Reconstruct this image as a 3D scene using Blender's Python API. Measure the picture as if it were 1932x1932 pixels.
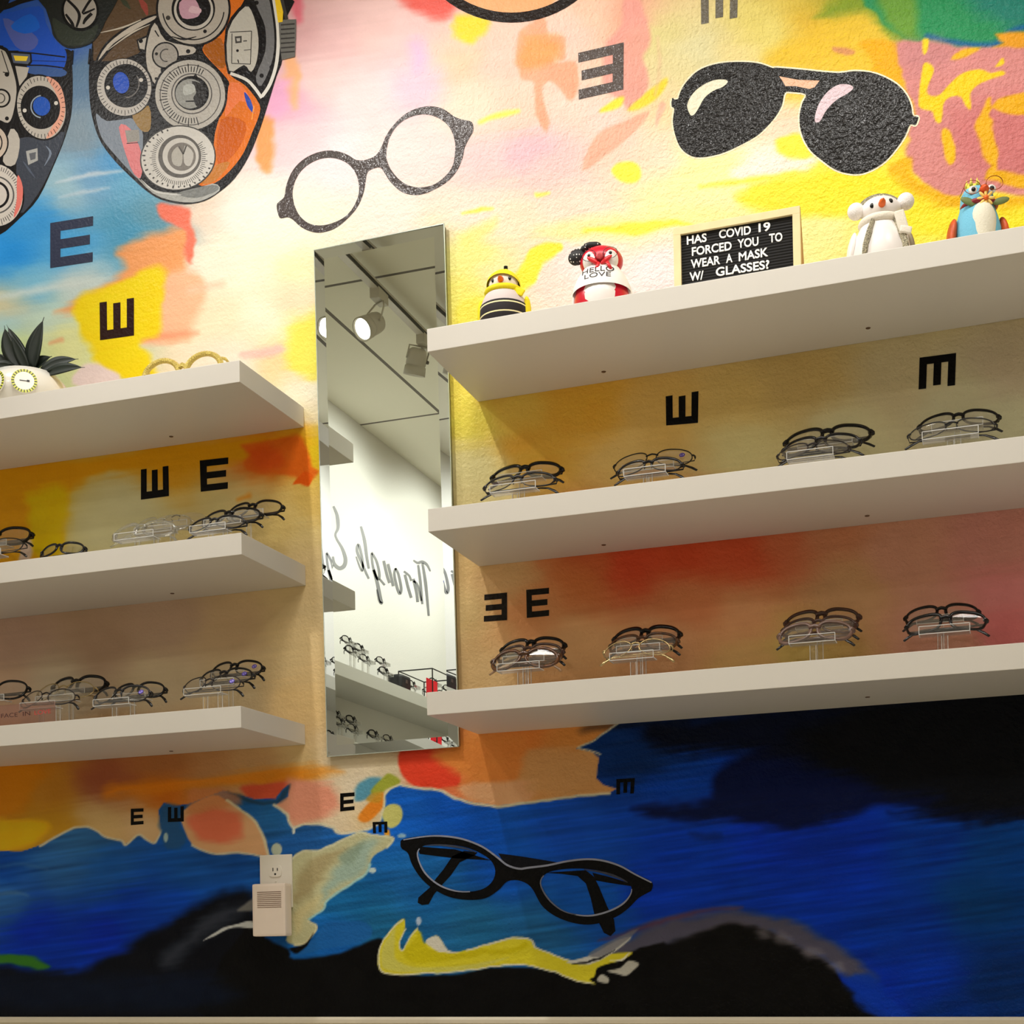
import bpy, bmesh, math, random
import numpy as np
from mathutils import Vector, Matrix
from mathutils.geometry import tessellate_polygon

sc = bpy.context.scene
for o in list(bpy.data.objects):
    bpy.data.objects.remove(o, do_unlink=True)
COL = sc.collection
random.seed(7)
HALF = math.pi / 2

# ------------------------------------------------------------------ camera
CZ = 1.0                                   # eye height above the shop floor
F_PX, CX, CY = 2760.319, 967.632, 1738.295
YAW, PITCH, ROLL, DIST = 0.33345, 0.01551, -0.01729, 3.25492
_cy, _sy, _cp, _sp, _cr, _sr = math.cos(YAW), math.sin(YAW), math.cos(PITCH), math.sin(PITCH), math.cos(ROLL), math.sin(ROLL)
FW = np.array([-_sy * _cp, _cy * _cp, _sp])
R0 = np.array([_cy, _sy, 0.0])
U0 = np.cross(R0, FW)
RT = _cr * R0 + _sr * U0
UP = -_sr * R0 + _cr * U0
EYE = np.array([0.0, -DIST, CZ])
cam = bpy.data.cameras.new('camera')
cam.sensor_width = 36.0
cam.lens = F_PX / 1932 * 36
cam.shift_x = (966 - CX) / 1932
cam.shift_y = (CY - 966) / 1932
cam.clip_start = 0.05
camo = bpy.data.objects.new('camera', cam)
camo.matrix_world = Matrix(((RT[0], UP[0], -FW[0], EYE[0]), (RT[1], UP[1], -FW[1], EYE[1]), (RT[2], UP[2], -FW[2], EYE[2]), (0, 0, 0, 1)))
COL.objects.link(camo)
sc.camera = camo

# ------------------------------------------------------------------ world, light, exposure
w = bpy.data.worlds.new('world'); sc.world = w; w.use_nodes = True
w.node_tree.nodes['Background'].inputs[0].default_value = (1, .97, .92, 1)
w.node_tree.nodes['Background'].inputs[1].default_value = 0.05
sc.view_settings.view_transform = 'Standard'
sc.view_settings.look = 'None'
sc.view_settings.gamma = 1
sc.view_settings.use_curve_mapping = False
sc.view_settings.exposure = 0.0
sc.cycles.max_bounces = 8
sc.cycles.transparent_max_bounces = 32
sc.cycles.caustics_reflective = False
sc.cycles.caustics_refractive = False
sc.cycles.sample_clamp_indirect = 4.0
sc.cycles.use_denoising = True

TRACK_X, HEAD_Z = -2.70, 2.72 + CZ
WARM = (1.0, 0.972, 0.935)
COOL = (1.0, 0.97, 0.93)
# (head position, aim point, watts, spot cone in degrees, colour): the lamps of the track lights
HEADS = [
    ((TRACK_X, -1.05, HEAD_Z), (-1.52, 0.0, CZ - .3), 39, 121, WARM),
    ((-1.75, -1.20, HEAD_Z), (-0.30, 0.0, CZ - .2), 70, 110, WARM),
    ((-0.25, -1.25, HEAD_Z), (-0.20, 0.0, CZ + .5), 40, 73, WARM),
    ((-2.765, -2.80, 2.80 + CZ), (-3.30, -1.70, 2.0 + CZ), 22, 90, COOL),
    ((-2.765, -3.41, 2.81 + CZ), (-3.05, -3.62, 1.8 + CZ), 25, 100, COOL),
    ((TRACK_X, -4.15, HEAD_Z + .08), (-3.58, -4.2, 1.70 + CZ), 66, 140, COOL),
    ((TRACK_X, -5.5, HEAD_Z + .08), (-3.58, -5.5, 1.70 + CZ), 66, 140, COOL),
]
# ceiling panels added out of view for soft fill and floor bounce: (x, y, watts)
FILL_PANELS = [(-0.8, -1.75, 24), (0.9, -1.75, 20), (-0.2, -5.0, 30)]

# ------------------------------------------------------------------ helpers
def P(px, py, y=0.0):
    """the point on the plane at depth y that the photograph shows at (px, py)"""
    d = RT * (px - CX) / F_PX - UP * (py - CY) / F_PX + FW
    t = (y + DIST) / d[1]
    return Vector((EYE[0] + d[0] * t, y, EYE[2] + d[2] * t))

def to_px(X, Z, Y=0.0):
    dx, dy, dz = X - EYE[0], Y - EYE[1], Z - EYE[2]
    depth = dx * FW[0] + dy * FW[1] + dz * FW[2]
    u = CX + F_PX * (dx * RT[0] + dy * RT[1] + dz * RT[2]) / depth
    v = CY - F_PX * (dx * UP[0] + dy * UP[1] + dz * UP[2]) / depth
    return u, v

def MP(px, py, x):
    """the point on the plane x that the wall mirror shows at (px, py)"""
    ys = -0.015
    o = P(px, py, ys); e = Vector(EYE)
    d = o - e; d = Vector((d.x, -d.y, d.z))
    return o + d * ((x - o.x) / d.x)

def lin(c):
    c = [v / 255.0 for v in c]
    return tuple(((v + .055) / 1.055) ** 2.4 if v > .04045 else v / 12.92 for v in c)

def mat(name, col, rough=.5, metal=0.0, spec=.5, bump=0.0, bscale=80.0, emit=None, noise=0.0):
    m = bpy.data.materials.new(name); m.use_nodes = True
    nt = m.node_tree; b = nt.nodes['Principled BSDF']
    c = lin(col) + (1,)
    b.inputs['Base Color'].default_value = c
    b.inputs['Roughness'].default_value = rough
    b.inputs['Metallic'].default_value = metal
    b.inputs['Specular IOR Level'].default_value = spec
    if bump or noise:
        tc = nt.nodes.new('ShaderNodeTexCoord')
        n = nt.nodes.new('ShaderNodeTexNoise'); n.inputs['Scale'].default_value = bscale; n.inputs['Detail'].default_value = 3
        nt.links.new(tc.outputs['Object'], n.inputs['Vector'])
        if bump:
            bp = nt.nodes.new('ShaderNodeBump'); bp.inputs['Strength'].default_value = bump; bp.inputs['Distance'].default_value = .004
            nt.links.new(n.outputs['Fac'], bp.inputs['Height']); nt.links.new(bp.outputs['Normal'], b.inputs['Normal'])
        if noise:
            r = nt.nodes.new('ShaderNodeValToRGB')
            r.color_ramp.elements[0].position = .3; r.color_ramp.elements[1].position = .7
            r.color_ramp.elements[0].color = tuple(v * (1 - noise) for v in c[:3]) + (1,)
            r.color_ramp.elements[1].color = tuple(min(1, v * (1 + noise * .5)) for v in c[:3]) + (1,)
            nt.links.new(n.outputs['Fac'], r.inputs['Fac']); nt.links.new(r.outputs['Color'], b.inputs['Base Color'])
    if emit:
        b.inputs['Emission Color'].default_value = c
        b.inputs['Emission Strength'].default_value = emit
    return m

def clear_mat(name, tint=(1, 1, 1), gloss=.5, rough=.03, base=.06, milk=0.0):
    m = bpy.data.materials.new(name); m.use_nodes = True
    nt = m.node_tree; nt.nodes.clear()
    out = nt.nodes.new('ShaderNodeOutputMaterial'); mx = nt.nodes.new('ShaderNodeMixShader')
    tr = nt.nodes.new('ShaderNodeBsdfTransparent'); gl = nt.nodes.new('ShaderNodeBsdfGlossy')
    lw = nt.nodes.new('ShaderNodeLayerWeight'); lw.inputs['Blend'].default_value = .35
    mr = nt.nodes.new('ShaderNodeMapRange'); mr.inputs['To Min'].default_value = base; mr.inputs['To Max'].default_value = gloss
    tr.inputs['Color'].default_value = tint + (1,); gl.inputs['Roughness'].default_value = rough
    nt.links.new(lw.outputs['Fresnel'], mr.inputs['Value']); nt.links.new(mr.outputs['Result'], mx.inputs['Fac'])
    nt.links.new(tr.outputs['BSDF'], mx.inputs[1]); nt.links.new(gl.outputs['BSDF'], mx.inputs[2])
    top = mx.outputs['Shader']
    if milk:
        df = nt.nodes.new('ShaderNodeBsdfDiffuse'); df.inputs['Color'].default_value = (.9, .9, .87, 1)
        m2 = nt.nodes.new('ShaderNodeMixShader'); m2.inputs['Fac'].default_value = milk
        nt.links.new(top, m2.inputs[1]); nt.links.new(df.outputs['BSDF'], m2.inputs[2]); top = m2.outputs['Shader']
    nt.links.new(top, out.inputs['Surface'])
    return m

def link(o, parent=None):
    COL.objects.link(o)
    if parent is not None: o.parent = parent
    return o

def obj(name, bm, m, parent=None, smooth=False, label=None):
    me = bpy.data.meshes.new(name)
    bmesh.ops.recalc_face_normals(bm, faces=bm.faces)
    bm.to_mesh(me); bm.free()
    if m is not None:
        for k in (m if isinstance(m, (list, tuple)) else [m]): me.materials.append(k)
    if smooth:
        for p in me.polygons: p.use_smooth = True
    o = bpy.data.objects.new(name, me)
    if label: o['label'] = label
    return link(o, parent)

def thing(name, label, cat, loc=(0, 0, 0), rot=(0, 0, 0), group=None):
    o = bpy.data.objects.new(name, None); COL.objects.link(o)
    o.empty_display_size = .02
    o.location = loc; o.rotation_euler = rot
    return tag(o, label, cat, group)

def tag(o, label, cat, group=None):
    o['label'] = label; o['category'] = cat
    if group: o['group'] = group
    return o

def struct(o, label=None):
    o['kind'] = 'structure'
    if label: o['label'] = label
    return o

def box(bm, c, s, rot=None, bev=0.0):
    r = bmesh.ops.create_cube(bm, size=1.0)
    vs = r['verts']
    for v in vs: v.co = Vector((v.co.x * s[0], v.co.y * s[1], v.co.z * s[2]))
    if bev:
        es = list({e for v in vs for e in v.link_edges})
        q = bmesh.ops.bevel(bm, geom=es, offset=bev, segments=2, affect='EDGES', profile=.7)
        vs = list({v for f in q['faces'] for v in f.verts} | {v for v in vs if v.is_valid})
    for v in vs:
        if rot is not None: v.co = rot @ v.co
        v.co += Vector(c)
    return vs

def ball(bm, c, r, sx=1, sy=1, sz=1, seg=20, rot=None):
    q = bmesh.ops.create_uvsphere(bm, u_segments=seg, v_segments=max(6, seg * 2 // 3), radius=1.0)
    for v in q['verts']:
        v.co = Vector((v.co.x * r * sx, v.co.y * r * sy, v.co.z * r * sz))
        if rot is not None: v.co = rot @ v.co
        v.co += Vector(c)
    return q['verts']

def lathe(bm, prof, c=(0, 0, 0), seg=28, sx=1.0, sy=1.0, rot=None, cap=True):
    rings = []
    for r, z in prof:
        ring = []
        for k in range(seg):
            a = 2 * math.pi * k / seg
            v = Vector((math.cos(a) * r * sx, math.sin(a) * r * sy, z))
            if rot is not None: v = rot @ v
            ring.append(bm.verts.new(v + Vector(c)))
        rings.append(ring)
    for a, b in zip(rings, rings[1:]):
        for k in range(seg):
            bm.faces.new((a[k], a[(k + 1) % seg], b[(k + 1) % seg], b[k]))
    if cap:
        bm.faces.new(rings[0][::-1]); bm.faces.new(rings[-1])

def tube(bm, pts, rad, seg=8, flat=1.0, cap=True):
    """sweep an ellipse along a path; rad is a number or one per point"""
    pts = [Vector(p) for p in pts]; n = len(pts)
    rad = rad if isinstance(rad, (list, tuple)) else [rad] * n
    rings = []; prev = None
    for i, p in enumerate(pts):
        t = (pts[min(n - 1, i + 1)] - pts[max(0, i - 1)]).normalized()
        if prev is None:
            a = Vector((0, 0, 1)) if abs(t.z) < .9 else Vector((0, 1, 0))
            u = (a - t * a.dot(t)).normalized()
        else:
            u = (prev - t * prev.dot(t)).normalized()
        prev = u; v = t.cross(u)
        rings.append([bm.verts.new(p + u * math.cos(2 * math.pi * k / seg) * rad[i] + v * math.sin(2 * math.pi * k / seg) * rad[i] * flat) for k in range(seg)])
    for a, b in zip(rings, rings[1:]):
        for k in range(seg):
            bm.faces.new((a[k], a[(k + 1) % seg], b[(k + 1) % seg], b[k]))
    if cap:
        bm.faces.new(rings[0][::-1]); bm.faces.new(rings[-1])

def torus(bm, c, R, r, sx=1, sy=1, rot=None, seg=28, rs=8, a0=0, a1=2 * math.pi):
    full = abs(a1 - a0 - 2 * math.pi) < 1e-6
    n = seg if full else seg + 1
    rings = []
    for i in range(n):
        a = a0 + (a1 - a0) * i / seg
        ring = []
        for k in range(rs):
            b = 2 * math.pi * k / rs
            q = Vector(((R + r * math.cos(b)) * math.cos(a) * sx, (R + r * math.cos(b)) * math.sin(a) * sy, r * math.sin(b)))
            if rot is not None: q = rot @ q
            ring.append(bm.verts.new(q + Vector(c)))
        rings.append(ring)
    m = n if full else n - 1
    for i in range(m):
        a, b = rings[i], rings[(i + 1) % n]
        for k in range(rs):
            bm.faces.new((a[k], a[(k + 1) % rs], b[(k + 1) % rs], b[k]))
    if not full:
        bm.faces.new(rings[0][::-1]); bm.faces.new(rings[-1])

def catmull(pts, closed=True, n=6):
    pts = [np.array(p, float) for p in pts]; m = len(pts); out = []
    rng = range(m) if closed else range(m - 1)
    for i in rng:
        p0 = pts[(i - 1) % m] if closed or i > 0 else pts[i]
        p1, p2 = pts[i], pts[(i + 1) % m]
        p3 = pts[(i + 2) % m] if closed or i + 2 < m else pts[(i + 1) % m]
        for k in range(n):
            t = k / n
            out.append(.5 * ((2 * p1) + (-p0 + p2) * t + (2 * p0 - 5 * p1 + 4 * p2 - p3) * t * t + (-p0 + 3 * p1 - 3 * p2 + p3) * t ** 3))
    if not closed: out.append(pts[-1])
    return [tuple(p) for p in out]

FONT = None
def text_mesh(s, bold=0.0):
    """triangles of a line of lettering: (verts, faces) with x from 0 to width, capital height 1"""
    cu = bpy.data.curves.new('lettering', 'FONT'); cu.body = s; cu.resolution_u = 4; cu.offset = bold
    o = bpy.data.objects.new('lettering', cu); COL.objects.link(o)
    dg = bpy.context.evaluated_depsgraph_get(); dg.update()
    me = bpy.data.meshes.new_from_object(o.evaluated_get(dg))
    vs = np.array([v.co[:2] for v in me.vertices]); fs = [tuple(p.vertices) for p in me.polygons]
    bpy.data.objects.remove(o, do_unlink=True); bpy.data.curves.remove(cu); bpy.data.meshes.remove(me)
    vs[:, 0] -= vs[:, 0].min()
    return vs, fs
# ------------------------------------------------------------------ the painted wall
def vnoise(u, v, sx, sy, seed):
    rng = np.random.RandomState(seed)
    g = rng.rand(128, 128)
    a, b = u / sx, v / sy
    i, j = np.floor(a).astype(int), np.floor(b).astype(int)
    f, h = a - i, b - j
    f = f * f * (3 - 2 * f); h = h * h * (3 - 2 * h)
    i0, i1, j0, j1 = i % 128, (i + 1) % 128, j % 128, (j + 1) % 128
    return (g[i0, j0] * (1 - f) + g[i1, j0] * f) * (1 - h) + (g[i0, j1] * (1 - f) + g[i1, j1] * f) * h - .5

STEP = 0.0034
X0, X1, Z0, Z1 = -2.85, 0.85, -0.30, 2.80
gx = np.arange(X0, X1 + STEP, STEP); gz = np.arange(Z0, Z1 + STEP, STEP)
NX, NZ = len(gx), len(gz)
GX, GZ = np.meshgrid(gx, gz)
GU, GV = to_px(GX.ravel(), GZ.ravel() + CZ)
# hand-painted wobble of every edge
WU = GU + 14 * vnoise(GU, GV, 46, 34, 1) + 7 * vnoise(GU, GV, 17, 12, 2)
WV = GV + 10 * vnoise(GU, GV, 60, 30, 3) + 6 * vnoise(GU, GV, 19, 11, 4)
SU = GU + 5 * vnoise(GU, GV, 14, 12, 5); SV = GV + 5 * vnoise(GU, GV, 14, 12, 6)

FIELD = '''
-60,-40,60,85,120 30,60,35,85,190 90,60,60,95,180 60,130,40,90,205 150,150,95,125,155 150,250,130,150,165 165,330,115,165,205 60,420,60,150,215 230,300,75,155,215
250,340,105,175,212 120,350,155,190,205 20,480,40,142,220 130,480,75,162,220 240,440,75,152,190 300,410,95,150,172 60,540,120,182,212 150,530,195,208,205 10,600,165,202,208
100,600,190,212,198 130,640,220,220,155 10,580,212,198,155 40,660,200,215,150 -60,500,45,140,215 -60,640,180,205,190
560,60,218,170,172 640,60,226,184,184 700,60,230,192,188 790,100,232,190,190 870,120,232,195,165 930,110,235,195,180 1080,60,238,200,185 1120,30,238,195,170 1190,30,232,170,145 1240,60,222,210,145
1330,100,222,214,165 1440,60,225,208,115 1530,60,218,180,60 1600,30,160,160,50 1700,30,90,150,70 1800,40,42,138,85 1950,60,35,120,120
600,150,232,198,196 700,180,236,204,204 790,160,230,190,206 880,200,240,212,190 980,210,240,205,185 1080,220,240,210,195 1140,240,240,212,200 1260,200,235,212,165 1300,130,228,215,160 1380,110,228,210,145 1500,150,226,195,75
1600,100,228,190,60 1680,160,225,180,40 1760,150,205,130,125 1900,200,202,122,120
545,190,232,170,190 560,260,238,195,200 640,300,236,214,216 720,300,238,212,208 800,280,238,210,206 900,300,236,198,198 1000,280,230,188,198 1060,300,236,200,198 1150,290,240,210,190 1250,290,242,215,190 1300,320,248,235,165 1380,330,246,234,165 1450,310,240,230,212
1540,310,244,225,100 1620,340,246,225,55 1750,360,242,215,50 1480,240,240,208,182
380,400,232,210,190 450,400,240,230,218 540,440,240,232,212 600,440,242,228,205 720,400,242,225,212 900,400,243,222,205 950,430,246,226,195 1080,400,243,220,200 1250,380,246,232,170 1200,450,246,224,200 1560,430,247,232,150 1700,420,246,226,75 1870,400,244,218,60
420,480,240,230,208 480,500,243,234,206 420,600,244,222,188 500,600,246,234,206 440,690,244,222,202 560,560,246,218,184 570,500,247,232,182 580,640,247,230,130 530,690,243,212,160 580,740,240,230,205 480,780,240,228,205 590,780,240,225,190
900,480,248,234,140 940,530,248,228,165 1040,540,246,218,205 1100,500,246,222,218 1230,500,247,224,224 1420,450,247,228,190 1640,430,247,230,130
880,560,247,228,110 870,720,242,218,90 880,790,244,222,90 890,880,230,218,155 900,940,228,212,150
950,760,242,198,88 1000,850,242,182,68 1100,770,242,180,64 1250,780,230,188,104 1180,860,238,200,120 1380,760,222,190,115 1400,850,226,212,150 1500,720,208,178,112 1600,840,226,218,170 1700,720,208,192,150 1800,760,212,205,166 1900,700,200,184,154 1900,800,214,210,172
880,1040,225,190,130 880,1150,232,200,140 960,1080,236,190,135 1000,1150,232,160,105 1080,1090,224,130,75 1110,1050,218,110,65 1200,1060,224,84,50 1300,1050,222,86,50 1400,1035,220,92,56 1480,1020,216,118,80 1560,1010,214,142,104 1600,1100,218,168,120 1700,1050,218,158,132 1880,1030,218,150,138 1900,1120,226,140,138 1900,1180,228,128,128 1800,1180,220,160,135
1500,1230,222,190,110 1420,1240,225,180,115 1250,1220,235,175,125 1400,1170,230,165,115 1100,1220,234,180,125 900,1280,226,190,135 1300,1130,226,140,92
20,900,235,160,20 60,960,245,190,8 250,960,222,215,165 180,990,225,218,165 330,880,238,170,30 420,960,228,210,145 500,850,240,120,30 560,830,240,165,25 600,850,245,205,40 450,970,230,205,140 540,980,238,208,130 590,1000,238,212,145 600,960,236,200,110
590,1060,232,205,150 600,1120,226,200,150
20,1200,200,166,146 200,1210,198,165,138 300,1170,206,174,148 450,1190,218,186,145 550,1230,234,206,152 100,1300,216,198,168 300,1290,222,200,162 450,1300,226,202,158 560,1320,235,200,140 600,1260,236,205,150 20,1320,215,180,150
20,1450,218,130,15 100,1500,200,135,40 200,1480,165,90,58 300,1440,180,115,65 400,1440,195,140,90 300,1500,215,115,25 480,1440,205,160,110 560,1440,225,195,140 100,1550,215,160,40 190,1545,225,190,130 270,1550,228,192,145 650,1440,228,210,178 690,1490,230,215,188 640,1540,232,212,178 690,1550,230,205,160 560,1510,230,160,130
900,1420,240,150,75 980,1400,238,140,65 1080,1400,228,150,75 1080,1450,222,165,105 1000,1460,230,165,100 800,1440,235,90,55 740,1450,225,210,175
'''
pts = np.array([[float(v) for v in s.split(',')] for s in FIELD.split()])
cu_, cv_ = np.arange(-400, 2420, 12.0), np.arange(-700, 2300, 12.0)
CUg, CVg = np.meshgrid(cu_, cv_)
num = np.zeros(CUg.shape + (3,)); den = np.zeros(CUg.shape)
d2all = []
for p in pts:
    d2 = ((CUg - p[0]) ** 2 + ((CVg - p[1]) * 1.25) ** 2)
    wgt = 1.0 / (d2 + 250.0) ** 2.2
    num += wgt[..., None] * p[2:5]; den += wgt
FLD = num / den[..., None]
for _ in range(2):      # soften
    FLD[1:-1, 1:-1] = (FLD[1:-1, 1:-1] * 2 + FLD[:-2, 1:-1] + FLD[2:, 1:-1] + FLD[1:-1, :-2] + FLD[1:-1, 2:]) / 6

def sample(u, v):
    a = np.clip((u - cu_[0]) / 12.0, 0, len(cu_) - 1.001); b = np.clip((v - cv_[0]) / 12.0, 0, len(cv_) - 1.001)
    i, j = a.astype(int), b.astype(int); f, h = (a - i)[:, None], (b - j)[:, None]
    return (FLD[j, i] * (1 - f) + FLD[j, i + 1] * f) * (1 - h) + (FLD[j + 1, i] * (1 - f) + FLD[j + 1, i + 1] * f) * h

along = GU + GV * .1; across = GV + GU * .14
streak = vnoise(along, across, 130, 7, 11) + .7 * vnoise(along, across, 60, 3.6, 12)
MUR = sample(WU + 26 * vnoise(GU, GV, 90, 45, 8), WV + 9 * streak)

def poly_sd(poly, u, v):
    q = np.array(poly); n = len(q)
    best = np.full(u.shape, 1e18); ins = np.zeros(u.shape, bool)
    for i in range(n):
        x0, y0 = q[i]; x1, y1 = q[(i + 1) % n]
        ex, ey = x1 - x0, y1 - y0; L = ex * ex + ey * ey + 1e-9
        t = np.clip(((u - x0) * ex + (v - y0) * ey) / L, 0, 1)
        best = np.minimum(best, (u - x0 - t * ex) ** 2 + (v - y0 - t * ey) ** 2)
        c = ((y0 > v) != (y1 > v))
        if c.any():
            xi = x0 + (v - y0) * ex / (ey if ey else 1e-9)
            ins ^= c & (u < xi)
    return np.where(ins, np.sqrt(best), -np.sqrt(best))

def nums(s):
    v = [float(t) for t in s.replace(';', ' ').replace(',', ' ').split()]
    return list(zip(v[::2], v[1::2]))

def blob(s, col, soft=6, a=1.0, wob=1.0, smooth=3):
    poly = nums(s) if isinstance(s, str) else s
    if smooth: poly = catmull(poly, True, smooth)
    q = np.array(poly); pad = soft * 1.2 + 16
    m = np.nonzero((GU > q[:, 0].min() - pad) & (GU < q[:, 0].max() + pad) & (GV > q[:, 1].min() - pad) & (GV < q[:, 1].max() + pad))[0]
    if not len(m): return
    k = wob
    if soft <= 3: u, v = GU[m] + (SU[m] - GU[m]) * .5 * k, GV[m] + (SV[m] - GV[m]) * .5 * k
    else:
        u, v = GU[m] + (WU[m] - GU[m]) * k, GV[m] + (WV[m] - GV[m]) * k
        if soft > 6: v = v + soft * .5 * streak[m]
    d = poly_sd(poly, u, v)
    f = np.clip(d / (2.0 * soft) + .5, 0, 1); f = f * f * (3 - 2 * f) * a
    MUR[m] = MUR[m] * (1 - f[:, None]) + np.array(col, float) * f[:, None]

def stroke(s, wid, col, soft=1.5, a=1.0, smooth=4):
    pl = nums(s) if isinstance(s, str) else s
    if smooth: pl = catmull(pl, False, smooth)
    q = np.array(pl); n = len(q)
    wid = wid if isinstance(wid, (list, tuple)) else [wid, wid]
    ws = np.interp(np.linspace(0, 1, n), np.linspace(0, 1, len(wid)), wid)
    pad = max(wid) + soft * 2 + 12
    m = np.nonzero((GU > q[:, 0].min() - pad) & (GU < q[:, 0].max() + pad) & (GV > q[:, 1].min() - pad) & (GV < q[:, 1].max() + pad))[0]
    u, v = SU[m] * .6 + GU[m] * .4, SV[m] * .6 + GV[m] * .4
    best = np.full(u.shape, -1e9)
    for i in range(n - 1):
        x0, y0 = q[i]; ex, ey = q[i + 1] - q[i]; L = ex * ex + ey * ey + 1e-9
        t = np.clip(((u - x0) * ex + (v - y0) * ey) / L, 0, 1)
        d = np.sqrt((u - x0 - t * ex) ** 2 + (v - y0 - t * ey) ** 2)
        best = np.maximum(best, (ws[i] * (1 - t) + ws[i + 1] * t) / 2 - d)
    f = np.clip(best / (2.0 * soft) + .5, 0, 1) * a
    MUR[m] = MUR[m] * (1 - f[:, None]) + np.array(col, float) * f[:, None]

# --- upper left
blob('225,470 300,440 345,430 358,470 335,530 260,560 180,585 110,592 190,545 232,500', (236, 158, 98), 14)
blob('297,382 355,388 357,430 366,452 366,495 350,480 345,440 312,420 297,400', (240, 118, 92), 5)
stroke('105,345 170,330 235,322', [2, 9, 2], (205, 215, 225), 3, .8)
stroke('112,372 160,362 205,355', [2, 7, 2], (200, 212, 222), 3, .7)
stroke('0,560 80,545 190,528', [10, 16, 6], (205, 215, 212), 6, .7)
blob('305,520 370,512 384,560 362,615 360,642 290,652 268,642 300,620', (243, 184, 145), 12)
stroke('270,640 320,634 372,628', [12, 16, 6], (240, 150, 112), 6, .8)
stroke('360,548 420,535', [12, 6], (240, 195, 165), 8, .8)
blob('195,545 300,500 310,560 302,630 262,648 285,680 300,722 220,715 172,662 140,608 155,560', (242, 210, 22), 9)
blob('140,720 158,690 180,682 205,692 232,722 190,745', (232, 210, 205), 5)
stroke('95,648 116,642', [6, 10], (225, 180, 130), 3)
blob('560,612 606,590 606,700 575,706 540,690 548,640', (246, 228, 95), 14)
blob('455,660 520,650 532,668 462,678', (242, 192, 178), 7)
blob('535,118 560,100 566,172 546,204', (242, 178, 128), 8, .9)
blob('488,228 516,224 522,300 502,328 486,292', (238, 152, 84), 7, .9)
blob('503,180 545,148 542,196 510,222', (230, 168, 204), 12, .8)
blob('540,-20 572,-20 566,42 550,34', (222, 100, 118), 10, .8)
# --- upper middle
blob('740,-25 860,-25 850,26 805,32 768,16', (226, 98, 88), 14)
blob('858,28 895,25 920,45 902,80 885,86 860,66', (236, 208, 60), 9)
blob('772,75 800,80 806,120 784,136', (226, 178, 212), 18, .8)
blob('862,-40 1068,-40 1030,16 965,30 895,16', (242, 172, 122), 3)
blob('985,55 1030,30 1035,65 1065,70 1068,110 1056,113 1043,101 1048,118 1085,118 1095,150 1086,186 1072,190 1062,168 1042,155 1028,165 1025,190 1035,238 1022,246 1006,205 1012,158 985,150 974,120 975,80', (238, 166, 132), 4, .9, .6)
blob('990,70 1055,75 1050,112 985,130', (240, 160, 96), 16, .9)
blob('1180,-20 1208,-20 1212,12 1226,50 1227,85 1214,110 1222,150 1214,178 1190,206 1175,190 1140,160 1140,85 1172,45', (234, 158, 148), 6, .85, .6)
blob('1133,213 1140,200 1170,182 1178,188 1166,203', (246, 228, 70), 4, 1, .4)
blob('1186,207 1210,182 1232,163 1258,148 1252,168 1222,198', (242, 216, 68), 4, 1, .4)
blob('1098,322 1125,255 1180,228 1226,210 1200,246 1150,288', (240, 178, 152), 3, .9, .5)
blob('1236,240 1242,195 1256,196 1248,222', (236, 182, 160), 3, .8)
stroke('1240,70 1245,120 1236,180', [3, 6, 2], (226, 190, 150), 4, .7)
blob('1153,318 1170,304 1196,305 1209,322 1198,342 1170,343', (250, 236, 78), 4, 1, .5)
stroke('905,230 940,218 978,209', [5, 11, 6], (246, 232, 95), 4)
stroke('872,402 905,396 930,393', [3, 9, 4], (247, 232, 95), 3)
stroke('1012,368 1036,364', [7, 5], (248, 234, 95), 3)
blob('1000,442 1100,412 1300,395 1500,378 1560,398 1300,430 1150,452', (247, 232, 150), 18, .8)
blob('1095,432 1160,424 1240,418 1312,424 1230,436 1170,440', (249, 233, 78), 5)
blob('985,492 1012,466 1050,458 1054,474 1022,500 1002,540 955,572 966,530', (249, 232, 66), 5)
blob('862,575 912,560 914,600 862,610', (247, 228, 85), 10)
blob('868,440 935,410 930,440 875,470', (248, 234, 130), 12, .7)
# --- right
blob('1450,108 1540,48 1640,22 1684,60 1702,100 1696,160 1640,138 1560,122 1480,126', (226, 186, 52), 20, .9)
blob('1622,78 1690,80 1702,112 1698,160 1672,150 1640,142 1641,120', (228, 168, 26), 6)
blob('1572,88 1612,94 1606,104 1576,99', (208, 144, 92), 3)
blob('1540,32 1620,-20 1720,-20 1702,70 1662,42 1620,18', (130, 152, 42), 12)
blob('1640,-40 2300,-40 2300,52 1930,56 1905,60 1890,80 1850,88 1800,82 1760,68 1722,76 1682,52 1655,25', (42, 138, 86), 4)
blob('1650,-20 1722,-20 1732,68 1690,58', (108, 150, 52), 14, .9)
blob('1860,-30 2300,-30 2300,50 1900,50', (35, 118, 112), 25, .8)
stroke('1750,68 1800,80 1850,85 1886,79 1908,58 1950,50', 10, (20, 92, 150), 4, .9)
blob('1698,82 1740,76 1800,90 1850,92 1895,86 2300,88 2300,400 1880,362 1800,372 1750,352 1722,322 1706,292 1716,250 1722,200 1700,142', (207, 134, 130), 5)
blob('1700,85 1780,80 1800,120 1720,140', (192, 128, 130), 22, .7)
blob('1800,210 1960,200 1960,330 1820,320', (198, 112, 112), 35, .8)
blob('1894,82 1910,60 2300,52 2300,88 1905,90', (224, 154, 32), 4)
blob('1740,130 1748,118 1762,130 1752,160 1749,174 1757,181 1774,178 1795,155 1820,136 1850,131 1870,138 1890,133 1896,140 1870,149 1845,160 1831,176 1832,206 1822,200 1812,182 1792,184 1780,196 1776,230 1765,228 1758,210 1738,205 1733,190', (240, 202, 30), 2, 1, .4)
blob('1741,75 1753,75 1749,98 1742,102', (238, 205, 40), 2)
blob('1794,112 1812,95 1850,90 1822,108', (232, 178, 30), 3)
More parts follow.
